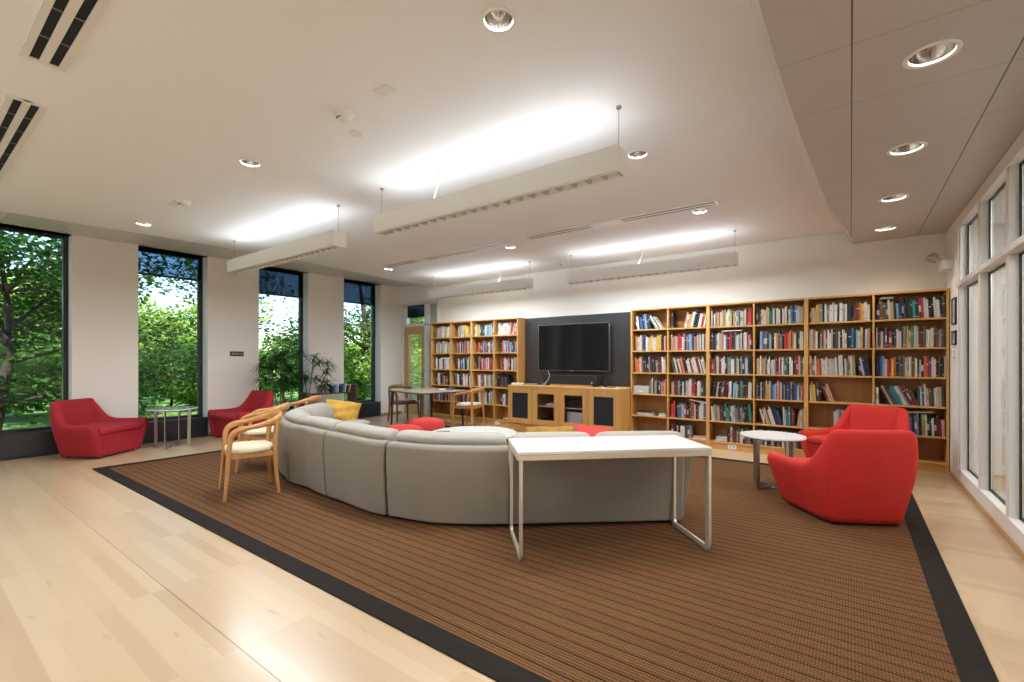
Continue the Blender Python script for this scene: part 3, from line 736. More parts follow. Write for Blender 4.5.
gap = .004
for i, (a, b) in enumerate(mods):
    g0 = .006 if a < 0 else .25; g1 = .006 if b <= 0 and a < 0 else .25
    n = 3 if a < 0 else 10
    if a != -.71:
        sa, sb_ = (a, b) if a >= 0 else (-1.42, 0)
        sect(shell, sa+(g0 if a >= 0 else .0), sb_-(g1 if a >= 0 else .006), 6 if a < 0 else n).build('back_shell', 'sofa', sofa, bevel=.018, bseg=3)
    sect(roll_p, a+g0*1.3-(.09 if a == -1.42 else 0), b-g1*1.3, n+4, puff=.10).build('back_cushion', 'sofa_cushion', sofa, sub=1)
    sh_ = .18 if a == 82 else 0
    seat_q = [(r+sh_*(r < 2), z) for r, z in seat_p]; cush_q = [(r+sh_*(r < 2), z) for r, z in cush_p]
    sect(seat_q, a+g0, b-g1, n).build('seat_base', 'sofa', sofa, bevel=.015)
    sect(cush_q, a+g0, b-g1, n).build('seat_cushion', 'sofa_cushion', sofa, bevel=.02, bseg=3)
# open end seat without a back
sect([(RO-.16, .05), (RO-.06, .30), (RO-.1, .34), (2.04, .34), (1.98, .31), (2.04, .05)], 101.3, 109, 8).build('seat_base', 'sofa', sofa, bevel=.02)
sect([(RO-.06, .34), (RO-.04, .41), (RO-.08, .44), (2.04, .45), (1.95, .43), (1.93, .39), (1.95, .345)], 101.3, 109.5, 8).build('seat_cushion', 'sofa_cushion', sofa, bevel=.03, bseg=3)
# straight end cap of the right wing
b0, o0 = sp(-1.42); tdir = Vector((-sin(R(A0)), cos(R(A0))))
q = MB()
cap = [(1.76, .03), (1.70, .46), (1.9, .50), (RO-.3, .58), (RO-.05, .645), (RO+.0, .61), (RO-.06, .03)]
vs = []
for off, sc in ((.0, 1), (.10, 1)):
    for r, z in cap:
        p = b0+o0*(r+.05*(r > 2))+tdir*(off*(.35+z*1.1)); vs.append((p.x, p.y, z))
k = len(cap); q.add(vs, [(i, (i+1) % k, k+(i+1) % k, k+i) for i in range(k)]+[tuple(range(k))[::-1], tuple(range(k, 2*k))])
q.build('side_panel', 'sofa', sofa, bevel=.015)

# ---------------------------------------------------------------- cushions on the sofa
def pillow(w_, h_, t_, n=14, wr=.0, seed=1):
    rnd = random.Random(seed); mb = MB(); vs = []
    for sd in (1, -1):
        for i in range(n+1):
            for j in range(n+1):
                u, v = i/n*2-1, j/n*2-1
                e = (max(0, 1-u**4)*max(0, 1-v**4))**.5
                pinch = 1-.07*(1-abs(u))*0-.06*(v*v)*(1-u*u) - .06*(1-v*v)*0
                z = sd*t_/2*e*(1+wr*(sin(5*u+3*v+seed)*.5+sin(9*v-4*u)*.3))
                vs.append((u*w_/2*(1-.05*(1-v*v)), v*h_/2*(1-.05*(1-u*u)), z))
    N = (n+1)**2
    fs = [(i*(n+1)+j, (i+1)*(n+1)+j, (i+1)*(n+1)+j+1, i*(n+1)+j+1) for i in range(n) for j in range(n)]
    fs2 = [tuple(N+q_ for q_ in f_[::-1]) for f_ in fs]
    return mb.add(vs, fs+fs2)
def weld(o, d=.0005):
    bm = bmesh.new(); bm.from_mesh(o.data); bmesh.ops.remove_doubles(bm, verts=bm.verts, dist=d); bmesh.ops.recalc_face_normals(bm, faces=bm.faces); bm.to_mesh(o.data); bm.free()
p = pillow(.52, .40, .20, wr=.4, seed=3).build('throw_pillow', 'yellow', smooth='all'); weld(p)
p.location = (-6.16, 4.06, RZ+.55); p.rotation_euler = (R(58), R(9), R(48)); tag(p, 'yellow throw pillow slumped on the left end of the grey sofa', 'pillow')
p = pillow(.52, .36, .17, wr=.35, seed=8).build('throw_pillow', 'mustard', smooth='all'); weld(p)
p.location = (-2.36, 3.88, RZ+.53); p.rotation_euler = (R(50), 0, R(40)); tag(p, 'mustard brown crumpled pillow on the sofa behind the white console table', 'pillow')

# ---------------------------------------------------------------- ottomans and low table inside the sofa
def pebble(name, x, y, rx, ry, h, m, label, rz=0, cat='ottoman'):
    t = thing(name, label, cat, (x, y, RZ), rz)
    prof = [(0, .05), (.80, .05), (.93, .10), (1.0, .45), (.985, .62), (.9, .82), (.72, .93), (.4, .985), (0, 1.0)]
    mb = MB(); n = 36; k = len(prof)
    vs = [(rx*r*cos(2*pi*i/n), ry*r*sin(2*pi*i/n), h*z) for i in range(n) for r, z in prof]
    mb.add(vs, [(i*k+j, ((i+1) % n)*k+j, ((i+1) % n)*k+j+1, i*k+j+1) for i in range(n) for j in range(k-1)])
    o = mb.build('upholstery', m, t, smooth='all'); weld(o)
    MB().cyl((0, 0), min(rx, ry)*.7, 0, h*.06, 24).build('base', 'foot', t)
    return t
pebble('ottoman', -5.10, 4.34, .31, .24, .43, 'ottoman', 'red pebble-shaped ottoman, nearer the sofa back of the two', .75)
pebble('ottoman', -5.36, 5.02, .31, .24, .44, 'ottoman', 'red pebble-shaped ottoman farther away, near the dining table', .75)
pebble('ottoman', -2.98, 5.72, .50, .46, .42, 'ottoman', 'wide round red ottoman in front of the media cabinet')
t = thing('coffee_table', 'low round white table encircled by the grey sofa', 'coffee table', (-4.03, 4.62, RZ))
MB().lathe([(0, .34), (.54, .34), (.58, .355), (.58, .375), (.565, .385), (0, .385)], n=48).build('tabletop', 'white_fabric', t, smooth=True)
MB().lathe([(0, 0), (.34, 0), (.34, .015), (.06, .04), (.05, .33), (.16, .34)], n=32).build('pedestal', 'steel', t, smooth=True)
tag(MB().box(-.09, .09, -.025, .025, 0, .018).build('remote_control', 'black', bevel=.004, loc=(-4.33, 4.36, RZ+.386), rot=(0, 0, .6)), 'small black remote control on the low round white table', 'remote control')

# ---------------------------------------------------------------- console table behind the sofa
ct = thing('console_table', 'long white-topped console table on pale metal loop legs behind sofa', 'console table', (-1.468, 3.16, RZ), R(43.5))
LX, LY = .688, .27
MB().box(-LX, LX, -LY, LY, .705, .728).build('tabletop', 'table_white', ct, bevel=.004)
q = MB(); q.box(-LX, LX, -LY, -LY+.02, .668, .704).box(-LX, LX, LY-.02, LY, .668, .704).box(-LX, -LX+.02, -LY+.02, LY-.02, .668, .704).box(LX-.02, LX, -LY+.02, LY-.02, .668, .704)
q.build('apron', 'edge_beige', ct, bevel=.002)
for sx in (-1, 1):
    x = sx*(LX-.022); pth = [(x, -LY+.012, .668)]
    for k in range(7):
        a = k/6*pi/2; pth.append((x, -LY+.012+.05*(1-cos(a)), .008+.05*(1-sin(a))))
    for k in range(7):
        a = k/6*pi/2; pth.append((x, LY-.012-.05*(1-sin(a)), .008+.05*(1-cos(a))))
    pth.append((x, LY-.012, .668))
    MB().sweep(pth, [(-.024, -.010), (.024, -.010), (.024, .010), (-.024, .010)], up=Vector((1, 0, 0)) if False else Vector((sx*1., 0, 0))).build('leg_loop', 'steel_light', ct, bevel=.002)

# ---------------------------------------------------------------- red armchairs
def armchair(label, loc, rz, fabric):
    """faces +y; origin at the middle of the back edge on the floor"""
    t = thing('armchair', label, 'armchair', loc, rz, 'red upholstered armchairs')
    # plan stations from the front of the left arm round the back to the front of the right arm
    st = [ # base (x,y), mid/arm (x,y), top z, top (x,y), thickness
        ((-.365, .58), (-.50, .60), .475, (-.495, .585), .10),
        ((-.34, .36), (-.465, .36), .47, (-.462, .36), .10),
        ((-.315, .17), (-.43, .14), .475, (-.425, .15), .10),
        ((-.30, .06), (-.41, .04), .52, (-.40, .055), .11),
        ((-.29, .01), (-.385, -.02), .66, (-.365, -.03), .12),
        ((-.27, -.02), (-.365, -.075), .775, (-.335, -.105), .12),
        ((-.235, -.035), (-.325, -.105), .79, (-.300, -.140), .12),
        ((-.12, -.04), (-.17, -.125), .79, (-.14, -.160), .12)]
    full = st+[((0, -.042), (0, -.13), .787, (0, -.17), .12)]+[((-b[0], b[1]), (-m_[0], m_[1]), z, (-tp[0], tp[1]), th) for b, m_, z, tp, th in st[::-1]]
    mb = MB(); rings = []; n = len(full)
    for i, (b, m_, z, tp, th) in enumerate(full):
        a = Vector(full[max(i-1, 0)][1]); c = Vector(full[min(i+1, n-1)][1]); tg = (c-a).normalized(); nin = Vector((-tg.y, tg.x))
        b = Vector(b); m_ = Vector(m_); tp = Vector(tp)
        zm = min(.46, z*.84)
        ring = [(*b, .018), (*(b.lerp(m_, .5)), .018+(zm-.018)*.5), (*m_, zm), (*tp, z-.03), (*(tp+nin*.03), z), (*(tp+nin*(th-.03)), z-.002), (*(tp+nin*th), z-.035),
                (*(m_+nin*(th+.02)), zm*.9), (*(b+nin*(th-.01)), .018)]
        rings.append(ring)
    k = len(rings[0]); vs = [p for r in rings for p in r]
    fs = [(i*k+a, (i+1)*k+a, (i+1)*k+(a+1) % k, i*k+(a+1) % k) for i in range(n-1) for a in range(k)]
    # front faces of the arms as quads/fans
    for o in (0, (n-1)*k):
        fs += [(o+0, o+1, o+7, o+8), (o+1, o+2, o+6, o+7), (o+2, o+3, o+5, o+6), (o+3, o+4, o+5)]
    mb.add(vs, fs)
    o = mb.build('shell', fabric, t, sub=2)
    cr = o.data.attributes.new('crease_edge', 'FLOAT', 'EDGE')
    base_z = [abs(v.co.z-.018) < 1e-4 for v in o.data.vertices]
    for e in o.data.edges:
        a, b = e.vertices
        if base_z[a] and base_z[b]: cr.data[e.index].value = .9
        elif (a < k and b < k) or (a >= (n-1)*k and b >= (n-1)*k): cr.data[e.index].value = .55
    s = MB(); vs = []
    for z, fx, fy in ((.022, .275, .575), (.335, .345, .60)):
        vs += [(-fx, 0.0, z), (fx, 0.0, z), (fx+.03, fy, z), (-fx-.03, fy, z)]
    s.add(vs, [(0, 3, 2, 1), (4, 5, 6, 7), (0, 1, 5, 4), (1, 2, 6, 5), (2, 3, 7, 6), (3, 0, 4, 7)])
    s.build('seat_base', fabric, t, bevel=.02, bseg=3)
    s = MB(); vs = []
    for z, q_ in ((.325, 0), (.43, 0)):
        vs += [(-.33, 0.02, z), (.33, 0.02, z), (.372, .625, z-.012*(z > .4)), (-.372, .625, z-.012*(z > .4))]
    s.add(vs, [(0, 3, 2, 1), (4, 5, 6, 7), (0, 1, 5, 4), (1, 2, 6, 5), (2, 3, 7, 6), (3, 0, 4, 7)])
    s.build('seat_cushion', fabric, t, bevel=.035, bseg=4)
    for sx in (-1, 1):
        for y in (.05, .53): MB().cyl((sx*(.22 if y < .1 else .27), y), .022, 0, .03, 12).build('foot', 'foot', t)
    return t
def rz_of(fx, fy): return math.atan2(-fx, fy)
ac = armchair('bright red armchair with its back to the camera, beside the white round table', (.09, 4.72, RZ), rz_of(-.515, .857), 'red')
dup(ac, (.20, 7.02, RZ), rz_of(-.5, -.86), 'bright red armchair farther back, facing the camera before the right bookcase')
c1 = dup(ac, (-8.90, 1.66, 0), rz_of(.80, .60), 'crimson armchair at far left on the bare floor, beside the black-framed leftmost window'); swap_mats(c1, {'red': 'crimson'})
c2 = dup(ac, (-8.72, 4.02, 0), rz_of(.12, -.99), 'crimson armchair in side view before the window wall, right of the round glass table')
for o_, s_ in zip(kids(c2), kids(c1)): o_.data = s_.data

# ---------------------------------------------------------------- round side tables
def side_table(label, loc, rz, r, h, top, leg):
    t = thing('side_table', label, 'side table', loc, rz, 'round side tables')
    MB().lathe([(0, h-.022), (r-.012, h-.022), (r, h-.012), (r-.004, h), (0, h)], n=48).build('tabletop', top, t, smooth=True)
    q = r*.70
    for a in (0, pi/2):
        for sg in (-1, 1):
            c, s_ = cos(a), sin(a)
            pth = [(sg*q*c, sg*q*s_, h-.024), (sg*q*c*.97, sg*q*s_*.97, .03), (sg*q*c*.90, sg*q*s_*.90, .007), (sg*.02*c, sg*.02*s_, .007)]
            MB().sweep(pth, [(-.022, -.005), (.022, -.005), (.022, .005), (-.022, .005)], up=Vector((-s_, c, 0))).build('leg', leg, t)
    q_ = MB().box(-.05, .05, -.05, .05, .001, .012); q_.build('hub', leg, t)
    return t
side_table('small round white-topped table between the two bright red armchairs', (-.66, 5.52, RZ), R(58), .305, .555, 'table_white', 'steel')
side_table('small round glass-topped table between the two crimson armchairs', (-8.52, 2.66, 0), R(50), .33, .60, 'glass_table', 'steel')

# ---------------------------------------------------------------- bentwood armchairs
def wood_chair(label, loc, rz, wd='chair_wood', st='cream'):
    """faces +y, origin at the centre of the seat on the floor"""
    t = thing('wooden_armchair', label, 'chair', loc, rz, 'wooden armchairs with curved rails'); t.scale = (1, .88, 1)
    oct_ = lambda a, b: [(a*cos(pi/8+k*pi/4), b*sin(pi/8+k*pi/4)) for k in range(8)]
    for sx in (-1, 1):
        pth = bez([(sx*.275, .285, 0), (sx*.262, .262, .22), (sx*.258, .245, .45), (sx*.262, .225, .60), (sx*.268, .165, .655), (sx*.27, .08, .675)], 6)
        n = len(pth); sc = [(.65+.5*min(1, i/n*1.5), .65+.5*min(1, i/n*1.5)) for i in range(n)]
        MB().sweep(pth, oct_(.027, .026), scales=sc, up=Vector((1, 0, 0))).build('leg', wd, t, smooth=True, angle=70)
        pth = bez([(sx*.245, -.25, 0), (sx*.225, -.225, .22), (sx*.218, -.215, .45), (sx*.22, -.225, .62), (sx*.225, -.235, .715)], 6)
        n = len(pth); sc = [(.65+.45*min(1, i/n*1.5),)*2 for i in range(n)]
        MB().sweep(pth, oct_(.027, .027), scales=sc, up=Vector((1, 0, 0))).build('leg', wd, t, smooth=True, angle=70)
    half = [(.27, .10, .673), (.272, -.02, .69), (.262, -.13, .712), (.225, -.225, .735), (.13, -.285, .75), (0, -.305, .755)]
    pth = bez(half+[(-x, y, z) for x, y, z in half[:-1][::-1]], 7)
    n = len(pth); sc = [(1, .75+.75*sin(pi*i/(n-1))**2) for i in range(n)]
    MB().sweep(pth, oct_(.020, .031), scales=sc).build('arm_rail', wd, t, smooth=True, angle=70)
    fr = MB()
    rr = [(-.235, .24), (.235, .24), (.21, -.205), (-.21, -.205)]
    for i in range(4):
        a, b = rr[i], rr[(i+1) % 4]; fr.sweep([(*a, .405), (*b, .405)], [(-.012, -.025), (.012, -.025), (.012, .025), (-.012, .025)])
    fr.build('seat_frame', wd, t, bevel=.003)
    s = MB(); pl = []
    for k in range(40):
        a = 2*pi*k/40; c, q_ = cos(a), sin(a); e = 3.6
        rr_ = 1/((abs(c)**e+abs(q_)**e)**(1/e)); x = c*rr_; y = q_*rr_
        pl.append((x*(.262 if y > 0 else .262-.03*(-y)), y*(.262 if y > 0 else .225)))
    vs = []; lev = [(.94, .425), (1, .437), (1, .458), (.95, .475), (.75, .482), (0.02, .484)]
    for sc_, z in lev: vs += [(x*sc_, y*sc_, z) for x, y in pl]
    K = 40
    s.add(vs, [(l*K+i, l*K+(i+1) % K, (l+1)*K+(i+1) % K, (l+1)*K+i) for l in range(len(lev)-1) for i in range(K)]+[tuple(range(K))[::-1], tuple((len(lev)-1)*K+i for i in range(K))])
    s.build('seat_cushion', st, t, smooth='all')
    return t
def chair_at(front_mid, f):
    f = Vector(f).normalized(); return (front_mid[0]-f.x*.27, front_mid[1]-f.y*.27, RZ), rz_of(f.x, f.y)
loc, rz = chair_at((-5.04, 1.97), (-.30, -.95))
wc = wood_chair('honey wood armchair with cream seat behind the sofa, nearest the camera', loc, rz)
loc, rz = chair_at((-6.12, 2.62), (-.58, -.81)); dup(wc, loc, rz, 'middle one of three honey wood armchairs lined up behind the sofa')
loc, rz = chair_at((-7.02, 3.62), (-.82, -.57)); dup(wc, loc, rz, 'farthest of three honey wood armchairs lined up behind the sofa, mostly hidden')
dup(wc, (-6.25, 7.05, 0), rz_of(-.93, -.15), 'honey wood armchair with cream seat at the right of the square table')
dw = dup(wc, (-8.02, 6.82, 0), rz_of(.97, -.2), 'darker wooden armchair with grey-brown seat behind the square table, near the door')
wood('brown_wood', (.16, .075, .03), (.24, .12, .05), .4)
swap_mats(dw, {'cream': 'grey_seat', 'chair_wood': 'brown_wood'})

# ---------------------------------------------------------------- square table near the door
tb = thing('dining_table', 'greige square-topped table with dark tapered legs near the door', 'table', (-7.08, 6.66, 0), R(-10))
MB().box(-.62, .62, -.55, .55, .705, .728).build('tabletop', 'greige', tb, bevel=.004)
MB().box(-.60, .60, -.53, .53, .69, .704).build('underframe', 'black', tb)
for sx in (-1, 1):
    for sy in (-1, 1):
        MB().sweep([(sx*.57, sy*.50, 0), (sx*.55, sy*.48, .70)], [(-.02, -.02), (.02, -.02), (.02, .02), (-.02, .02)], scales=[(.7, .7), (1.2, 1.2)], up=Vector((0, 1, 0))).build('leg', 'walnut', tb)
tag(MB().box(-.1, .1, -.07, .07, 0, .012).build('leaflet', 'plastic_white', loc=(-6.92, 7.02, .7285), rot=(0, 0, .4)), 'white leaflet lying at the back of the square table', 'leaflet')
tag(MB().box(-.08, .08, -.06, .06, 0, .02).build('book', 'cover_u', loc=(-6.72, 6.98, .7285), rot=(0, 0, .2), bevel=.002), 'small blue book lying on the square table near the door', 'book')

# ---------------------------------------------------------------- low shelf unit and plants by the windows
ls = thing('low_shelf', 'low walnut shelf unit holding books before the window pier', 'shelf', (-8.85, 5.55, 0), 0)
for y in (-.55, .55): MB().box(-.15, .15, y-.02, y+.02, 0, .82 if y > 0 else .7).build('side_panel', 'walnut', ls, bevel=.003)
for z in (.12, .40, .64): MB().box(-.14, .14, -.53, .53, z, z+.022).build('shelf', 'walnut', ls)
rnd = random.Random(4)
for i, cd in enumerate('wctwkuswnuwkt'):
    h = rnd.uniform(.13, .19); th = .022
    o = book_mb(MB(), th, h, .15, cd, None, 0, rnd.choice(BANDS)).build('book', ['cover_'+cd, 'paper', 'cover_k'])
    tl = R([12, 12, 8, 8, 3, 0, 0, 0, -8, -10, -12, -14, -14][i])
    o.matrix_world = Matrix.Translation((-8.74, 5.55-.22+i*.054-.02, .6625+abs(sin(tl))*th/2)) @ Matrix.Rotation(pi/2, 4, 'Z') @ Matrix.Rotation(-tl, 4, 'Y')
    tag(o, '%s book, %s in the row on the low walnut shelf' % (PAL[cd][0], ORD[i+1]), 'book', 'books on the low walnut shelf')

def leaf_strip(mb, base, d, L, wd, droop, mi=0, seg=5):
    d = Vector(d).normalized(); up = Vector((0, 0, 1)); side = d.cross(up)
    if side.length < .05: side = Vector((1, 0, 0))
    side.normalize(); p = Vector(base); dd = d.copy(); vs = []
    for i in range(seg+1):
        u = i/seg; w_ = wd*(sin(pi*min(1, u*.9+.1))**.7)*(1-u*.6)
        vs += [p-side*w_/2, p+side*w_/2]
        dd = (dd+Vector((0, 0, -droop/seg))).normalized(); p = p+dd*L/seg
    mb.add(vs, [(2*i, 2*i+1, 2*i+3, 2*i+2) for i in range(seg)], mi)
def dracaena(label, loc, stems, seed, Ll=.38):
    rnd = random.Random(seed)
    t = thing('potted_plant', label, 'plant', loc)
    MB().lathe([(0, 0), (.15, 0), (.19, .34), (.20, .36), (.18, .36), (.17, .32), (0, .32)], n=28).build('pot', 'pot', t, smooth=True)
    MB().cyl((0, 0), .17, .30, .325, 20).build('soil', 'soil', t)
    for (dx, dy, h, br) in stems:
        s = MB(); f = MB()
        b0 = Vector((rnd.uniform(-.06, .06), rnd.uniform(-.06, .06), .32)); tip = Vector((dx, dy, h))
        mid = b0.lerp(tip, .5)+Vector((rnd.uniform(-.05, .05), rnd.uniform(-.05, .05), .05))
        s.tube(bez([b0, mid, tip], 5), .011, 6)
        tips = [(tip, (tip-mid).normalized())]
        for k in range(br):
            u = mid.lerp(tip, rnd.uniform(.2, .9)); q_ = u+Vector((rnd.uniform(-.22, .22), rnd.uniform(-.24, .24), rnd.uniform(.1, .3)))
            s.tube([u, u.lerp(q_, .5)+Vector((0, 0, .02)), q_], .007, 5); tips.append((q_, (q_-u).normalized()))
        for tp, ax in tips:
            for k in range(44):
                a = k*2.4; e = rnd.uniform(-.25, 1.1)
                leaf_strip(f, tp-ax*rnd.uniform(0, .12), (cos(a), sin(a), e), Ll*rnd.uniform(.6, 1.1), .022, rnd.uniform(.6, 1.4))
        so_ = s.build('stem', 'stem', t, smooth=True)
        f.build('leaves', 'leaf_plant', so_)
    return t
dracaena('tall spiky-leaved potted plant right of the window, branching against the pier', (-8.68, 4.98, 0), [(.05, .10, 1.45, 2), (.0, .42, 1.15, 2), (.1, .30, .85, 1), (-.05, -.1, 1.1, 1)], 3, .34)
dracaena('bushy green potted plant standing in front of the third window', (-8.66, 4.45, 0), [(.0, -.2, 1.25, 2), (.05, .0, 1.5, 2), (-.05, .15, 1.3, 2), (.1, -.1, 1.0, 2), (.1, .15, .95, 2)], 7, .36)

# ---------------------------------------------------------------- ceiling fittings
def downlight(label, loc, r, energy, group, color=(1, .95, .89), on=True):
    t = thing('downlight', label, 'downlight', loc, 0, group)
    MB().lathe([(r*.92, .004), (r*1.17, .0), (r*1.19, -.004), (r*1.16, -.008), (r*.95, -.006), (r*.92, .004)], n=36).build('trim_ring', 'white_paint', t, smooth=True)
    MB().lathe([(r*.985, -.004), (r*.93, .05), (r*.75, .10), (r*.45, .13), (0, .135)], n=36).build('reflector', 'chrome', t, smooth='all')
    MB().lathe([(0, .085), (r*.28, .09), (r*.30, .12), (r*.2, .13)], n=18).build('lamp', mat('lamp_glow', (.9, .85, .75), .4, emit=(1, .88, .7), estr=5), t, smooth=True)
    if on: spot('lamp_light', t, (0, 0, .07), energy, 120, 1.0, color, .05)
    return t
where = ['close to the camera at the top of the view', 'left of the two smoke detectors’ row', 'nearest the window wall', 'right of the largest pendant', 'near the right end of the back diffuser', 'between the two back diffusers', 'beside the far left diffuser end', 'behind the camera', 'behind the camera on the right']
dl_lab = ['recessed downlight with chrome reflector at the top centre of the ceiling', 'recessed chrome downlight between the two smoke detectors on the white ceiling', 'recessed chrome downlight nearest the window wall on the white ceiling',
          'recessed chrome downlight just right of the largest pendant light', 'recessed downlight beside the right end of the right back slot diffuser', 'recessed downlight between the ends of the two back slot diffusers',
          'recessed downlight by the left end of the far left slot diffuser', 'recessed downlight in the ceiling behind the camera, to the left', 'recessed downlight in the ceiling behind the camera, to the right']
for (x, y), lb in zip(downs, dl_lab): downlight(lb, (x, y, 3.10), .078, DOWN_W, 'downlights in the white ceiling')
sl = ['recessed downlight in the brown panel soffit, nearest of the four in view', 'second nearest recessed downlight in the brown panel soffit', 'third nearest recessed downlight in the brown panel soffit', 'farthest recessed downlight in the brown panel soffit, near the back wall',
      'recessed downlight in the brown panel soffit almost overhead', 'recessed downlight in the brown panel soffit directly beside the camera']
for (x, y), lb in zip(sdowns, sl): downlight(lb, (x, y, 2.92), .098, SOFFIT_W, 'downlights in the brown soffit')

def pendant(label, x0, x1, y, wires=True):
    xc = (x0+x1)/2; h = (x1-x0)/2
    t = thing('pendant_light', label, 'pendant light', (xc, y, 2.63), 0, 'white linear pendant lights')
    q = MB(); w_ = .085; H_ = .17
    q.box(-h, h, -w_, -w_+.012, 0, H_).box(-h, h, w_-.012, w_, 0, H_).box(-h, -h+.012, -w_+.012, w_-.012, 0, H_).box(h-.012, h, -w_+.012, w_-.012, 0, H_)
    q.box(-h+.012, h-.012, -w_+.012, w_-.012, .06, .075)
    q.box(-h+.012, h-.012, -w_+.012, -.045, 0, .01).box(-h+.012, h-.012, .045, w_-.012, 0, .01)
    q.build('housing', 'pendant', t)
    n = int(2*h/.12); lv = MB().box(-.012, .012, -.045, .045, 0.002, .04).build('louver_blade', 'pendant_louver', t, loc=(-h+.02, 0, 0))
    for i in range(1, n+1):
        c = lv.copy(); COL.objects.link(c); c.location = (-h+.02+i*(2*h-.04)/n, 0, 0)
    MB().box(-h+.02, h-.02, -.045, .045, .05, .058).build('lower_lamp', mat('tube_dim', (.5, .5, .48), .5, emit=(1, .93, .82), estr=.35), t)
    MB().box(-h+.05, h-.05, -.03, .03, .10, .12).build('upper_lamp', mat('tube_glow', (.9, .9, .9), .5, emit=(1, .98, .94), estr=1.2), t)
    for x in (-h+.03, h-.03):
        s = MB().tube([(x, 0, H_), (x, 0, .47)], .0025, 6); so_ = s.build('suspension_wire', 'steel', t)
        MB().cyl((x, 0), .018, .455, .47, 14).build('canopy', 'steel', so_)
    for sg in (-1, 1): area('uplight', t, (0, sg*.03, H_+.005), (2*h-.1, .06), PEND_UP*.5*h/1.3, (pi+sg*R(78), 0, 0), (.84, .92, 1))
    area('downlight_glow', t, (0, 0, -.01), (2*h-.1, .08), PEND_DN*h/1.3, (0, 0, 0), (.84, .92, 1))
    return t
pendant('white linear pendant light, largest in the middle of the ceiling', -3.88, -1.26, 3.0)
pendant('white linear pendant light nearest the windows, in the near row', -7.32, -4.64, 3.04)
pendant('white linear pendant light along the back wall, right one', -3.80, -1.23, 6.80)
pendant('white linear pendant light along the back wall, left one', -7.10, -4.58, 6.80)
pendant('added linear fill pendant behind the camera, on the right', -3.88, -1.26, -.9)  # unseen pendant added behind the camera as fill light
pendant('added linear fill pendant behind the camera, on the left', -7.32, -4.64, -.9)  # second unseen pendant, likewise added for fill
for x, y0, lb in ((-3.05, 3.0, 'thin white power cord hanging from ceiling to the largest pendant'), (-2.55, 6.8, 'thin white power cord to the right back pendant'), (-5.25, 6.8, 'thin white power cord to the left back pendant')):
    tag(MB().tube(bez([(x, y0, 3.10), (x+.02, y0, 3.0), (x-.03, y0, 2.88), (x-.06, y0, 2.81)], 5), .005, 6).build('power_cord', 'plastic_white', smooth=True), lb, 'cord')

def diffuser(label, x0, x1, y, blank=None):
    xc = (x0+x1)/2; h = (x1-x0)/2
    t = thing('slot_diffuser', label, 'air diffuser', (xc, y, 3.10), 0, 'linear slot air diffusers')
    q = MB()
    for a, b in ((-.105, -.07), (-.028, .012), (.054, .09)): q.box(-h, h, a, b, -.010, .0)
    for x in (-h, h-.03): q.box(x, x+.03, -.07, .054, -.0098, -.0002)
    if blank: q.box(blank[0]-xc, blank[1]-xc, -.075, .06, -.011, -.001)
    q.build('frame', 'plastic_white', t)
    s = MB().box(-h+.03, h-.03, -.07, -.028, -.003, .0).box(-h+.03, h-.03, .012, .054, -.003, .0)
    s.build('slot', 'slot_black', t)
    n = max(2, int(2*h/.3)); c = MB().box(-.004, .004, -.07, .054, -.007, -.003).build('cross_clip', mat('clip', (.2, .2, .2), .5), t, loc=(-h+2*h/n, 0, 0))
    for i in range(2, n):
        d = c.copy(); COL.objects.link(d); d.location = (-h+2*h*i/n, 0, 0)
    return t
diffuser('slot air diffuser in the ceiling at the top left, nearer one', -3.83, -1.25, .56)
diffuser('slot air diffuser at the left edge of the view, farther one', -7.05, -4.47, .58)
diffuser('long slot air diffuser near the back, right one', -3.75, -1.18, 5.47, (-2.72, -2.3))
diffuser('long slot air diffuser near the back, left one', -7.0, -4.24, 5.55, (-6.15, -5.9))

def detector(label, loc, r=.07, name='smoke_detector'):
    t = thing(name, label, 'smoke detector', loc)
    MB().lathe([(0, -.014), (r, -.014), (r*1.05, -.006), (r*1.05, 0)], n=32).build('base', 'plastic_white', t, smooth=True)
    MB().lathe([(0, -.052), (r*.45, -.050), (r*.62, -.040), (r*.85, -.028), (r*.92, -.014), (0, -.0135)], n=32).build('cover', 'plastic_white', t, smooth=True)
    q = MB()
    for k in range(5):
        a = R(-125+k*16); q.box(r*.66*cos(a)-.003, r*.66*cos(a)+.003, r*.66*sin(a)-.003, r*.66*sin(a)+.003, -.044, -.036)
    q.build('sensor_vent', 'black', t)
    return t
detector('white smoke detector near the middle of the ceiling, larger in view', (-2.90, 1.93, 3.10))
detector('white smoke detector nearer the windows, smaller in view', (-5.92, 1.95, 3.10))
detector('white smoke detector by the back wall between the back pendants', (-4.20, 7.25, 3.10), .05)
for x, y, rr, lb in ((-2.44, 1.92, None, 'rectangular white blank plate on the ceiling near the central smoke detector'), (-6.12, 1.93, None, 'rectangular white blank plate on the ceiling by the farther smoke detector')):
    tag(MB().box(x-.065, x+.065, y-.04, y+.04, 3.094, 3.0995).build('blank_plate', 'plastic_white', bevel=.002), lb, 'ceiling plate')
tag(MB().lathe([(0, -.006), (.052, -.006), (.058, 0)], (-3.08, 2.16, 3.0995), 28).build('sprinkler_cover', 'plastic_white', smooth=True), 'round white cover disc on the ceiling beside the smoke detector', 'ceiling plate')

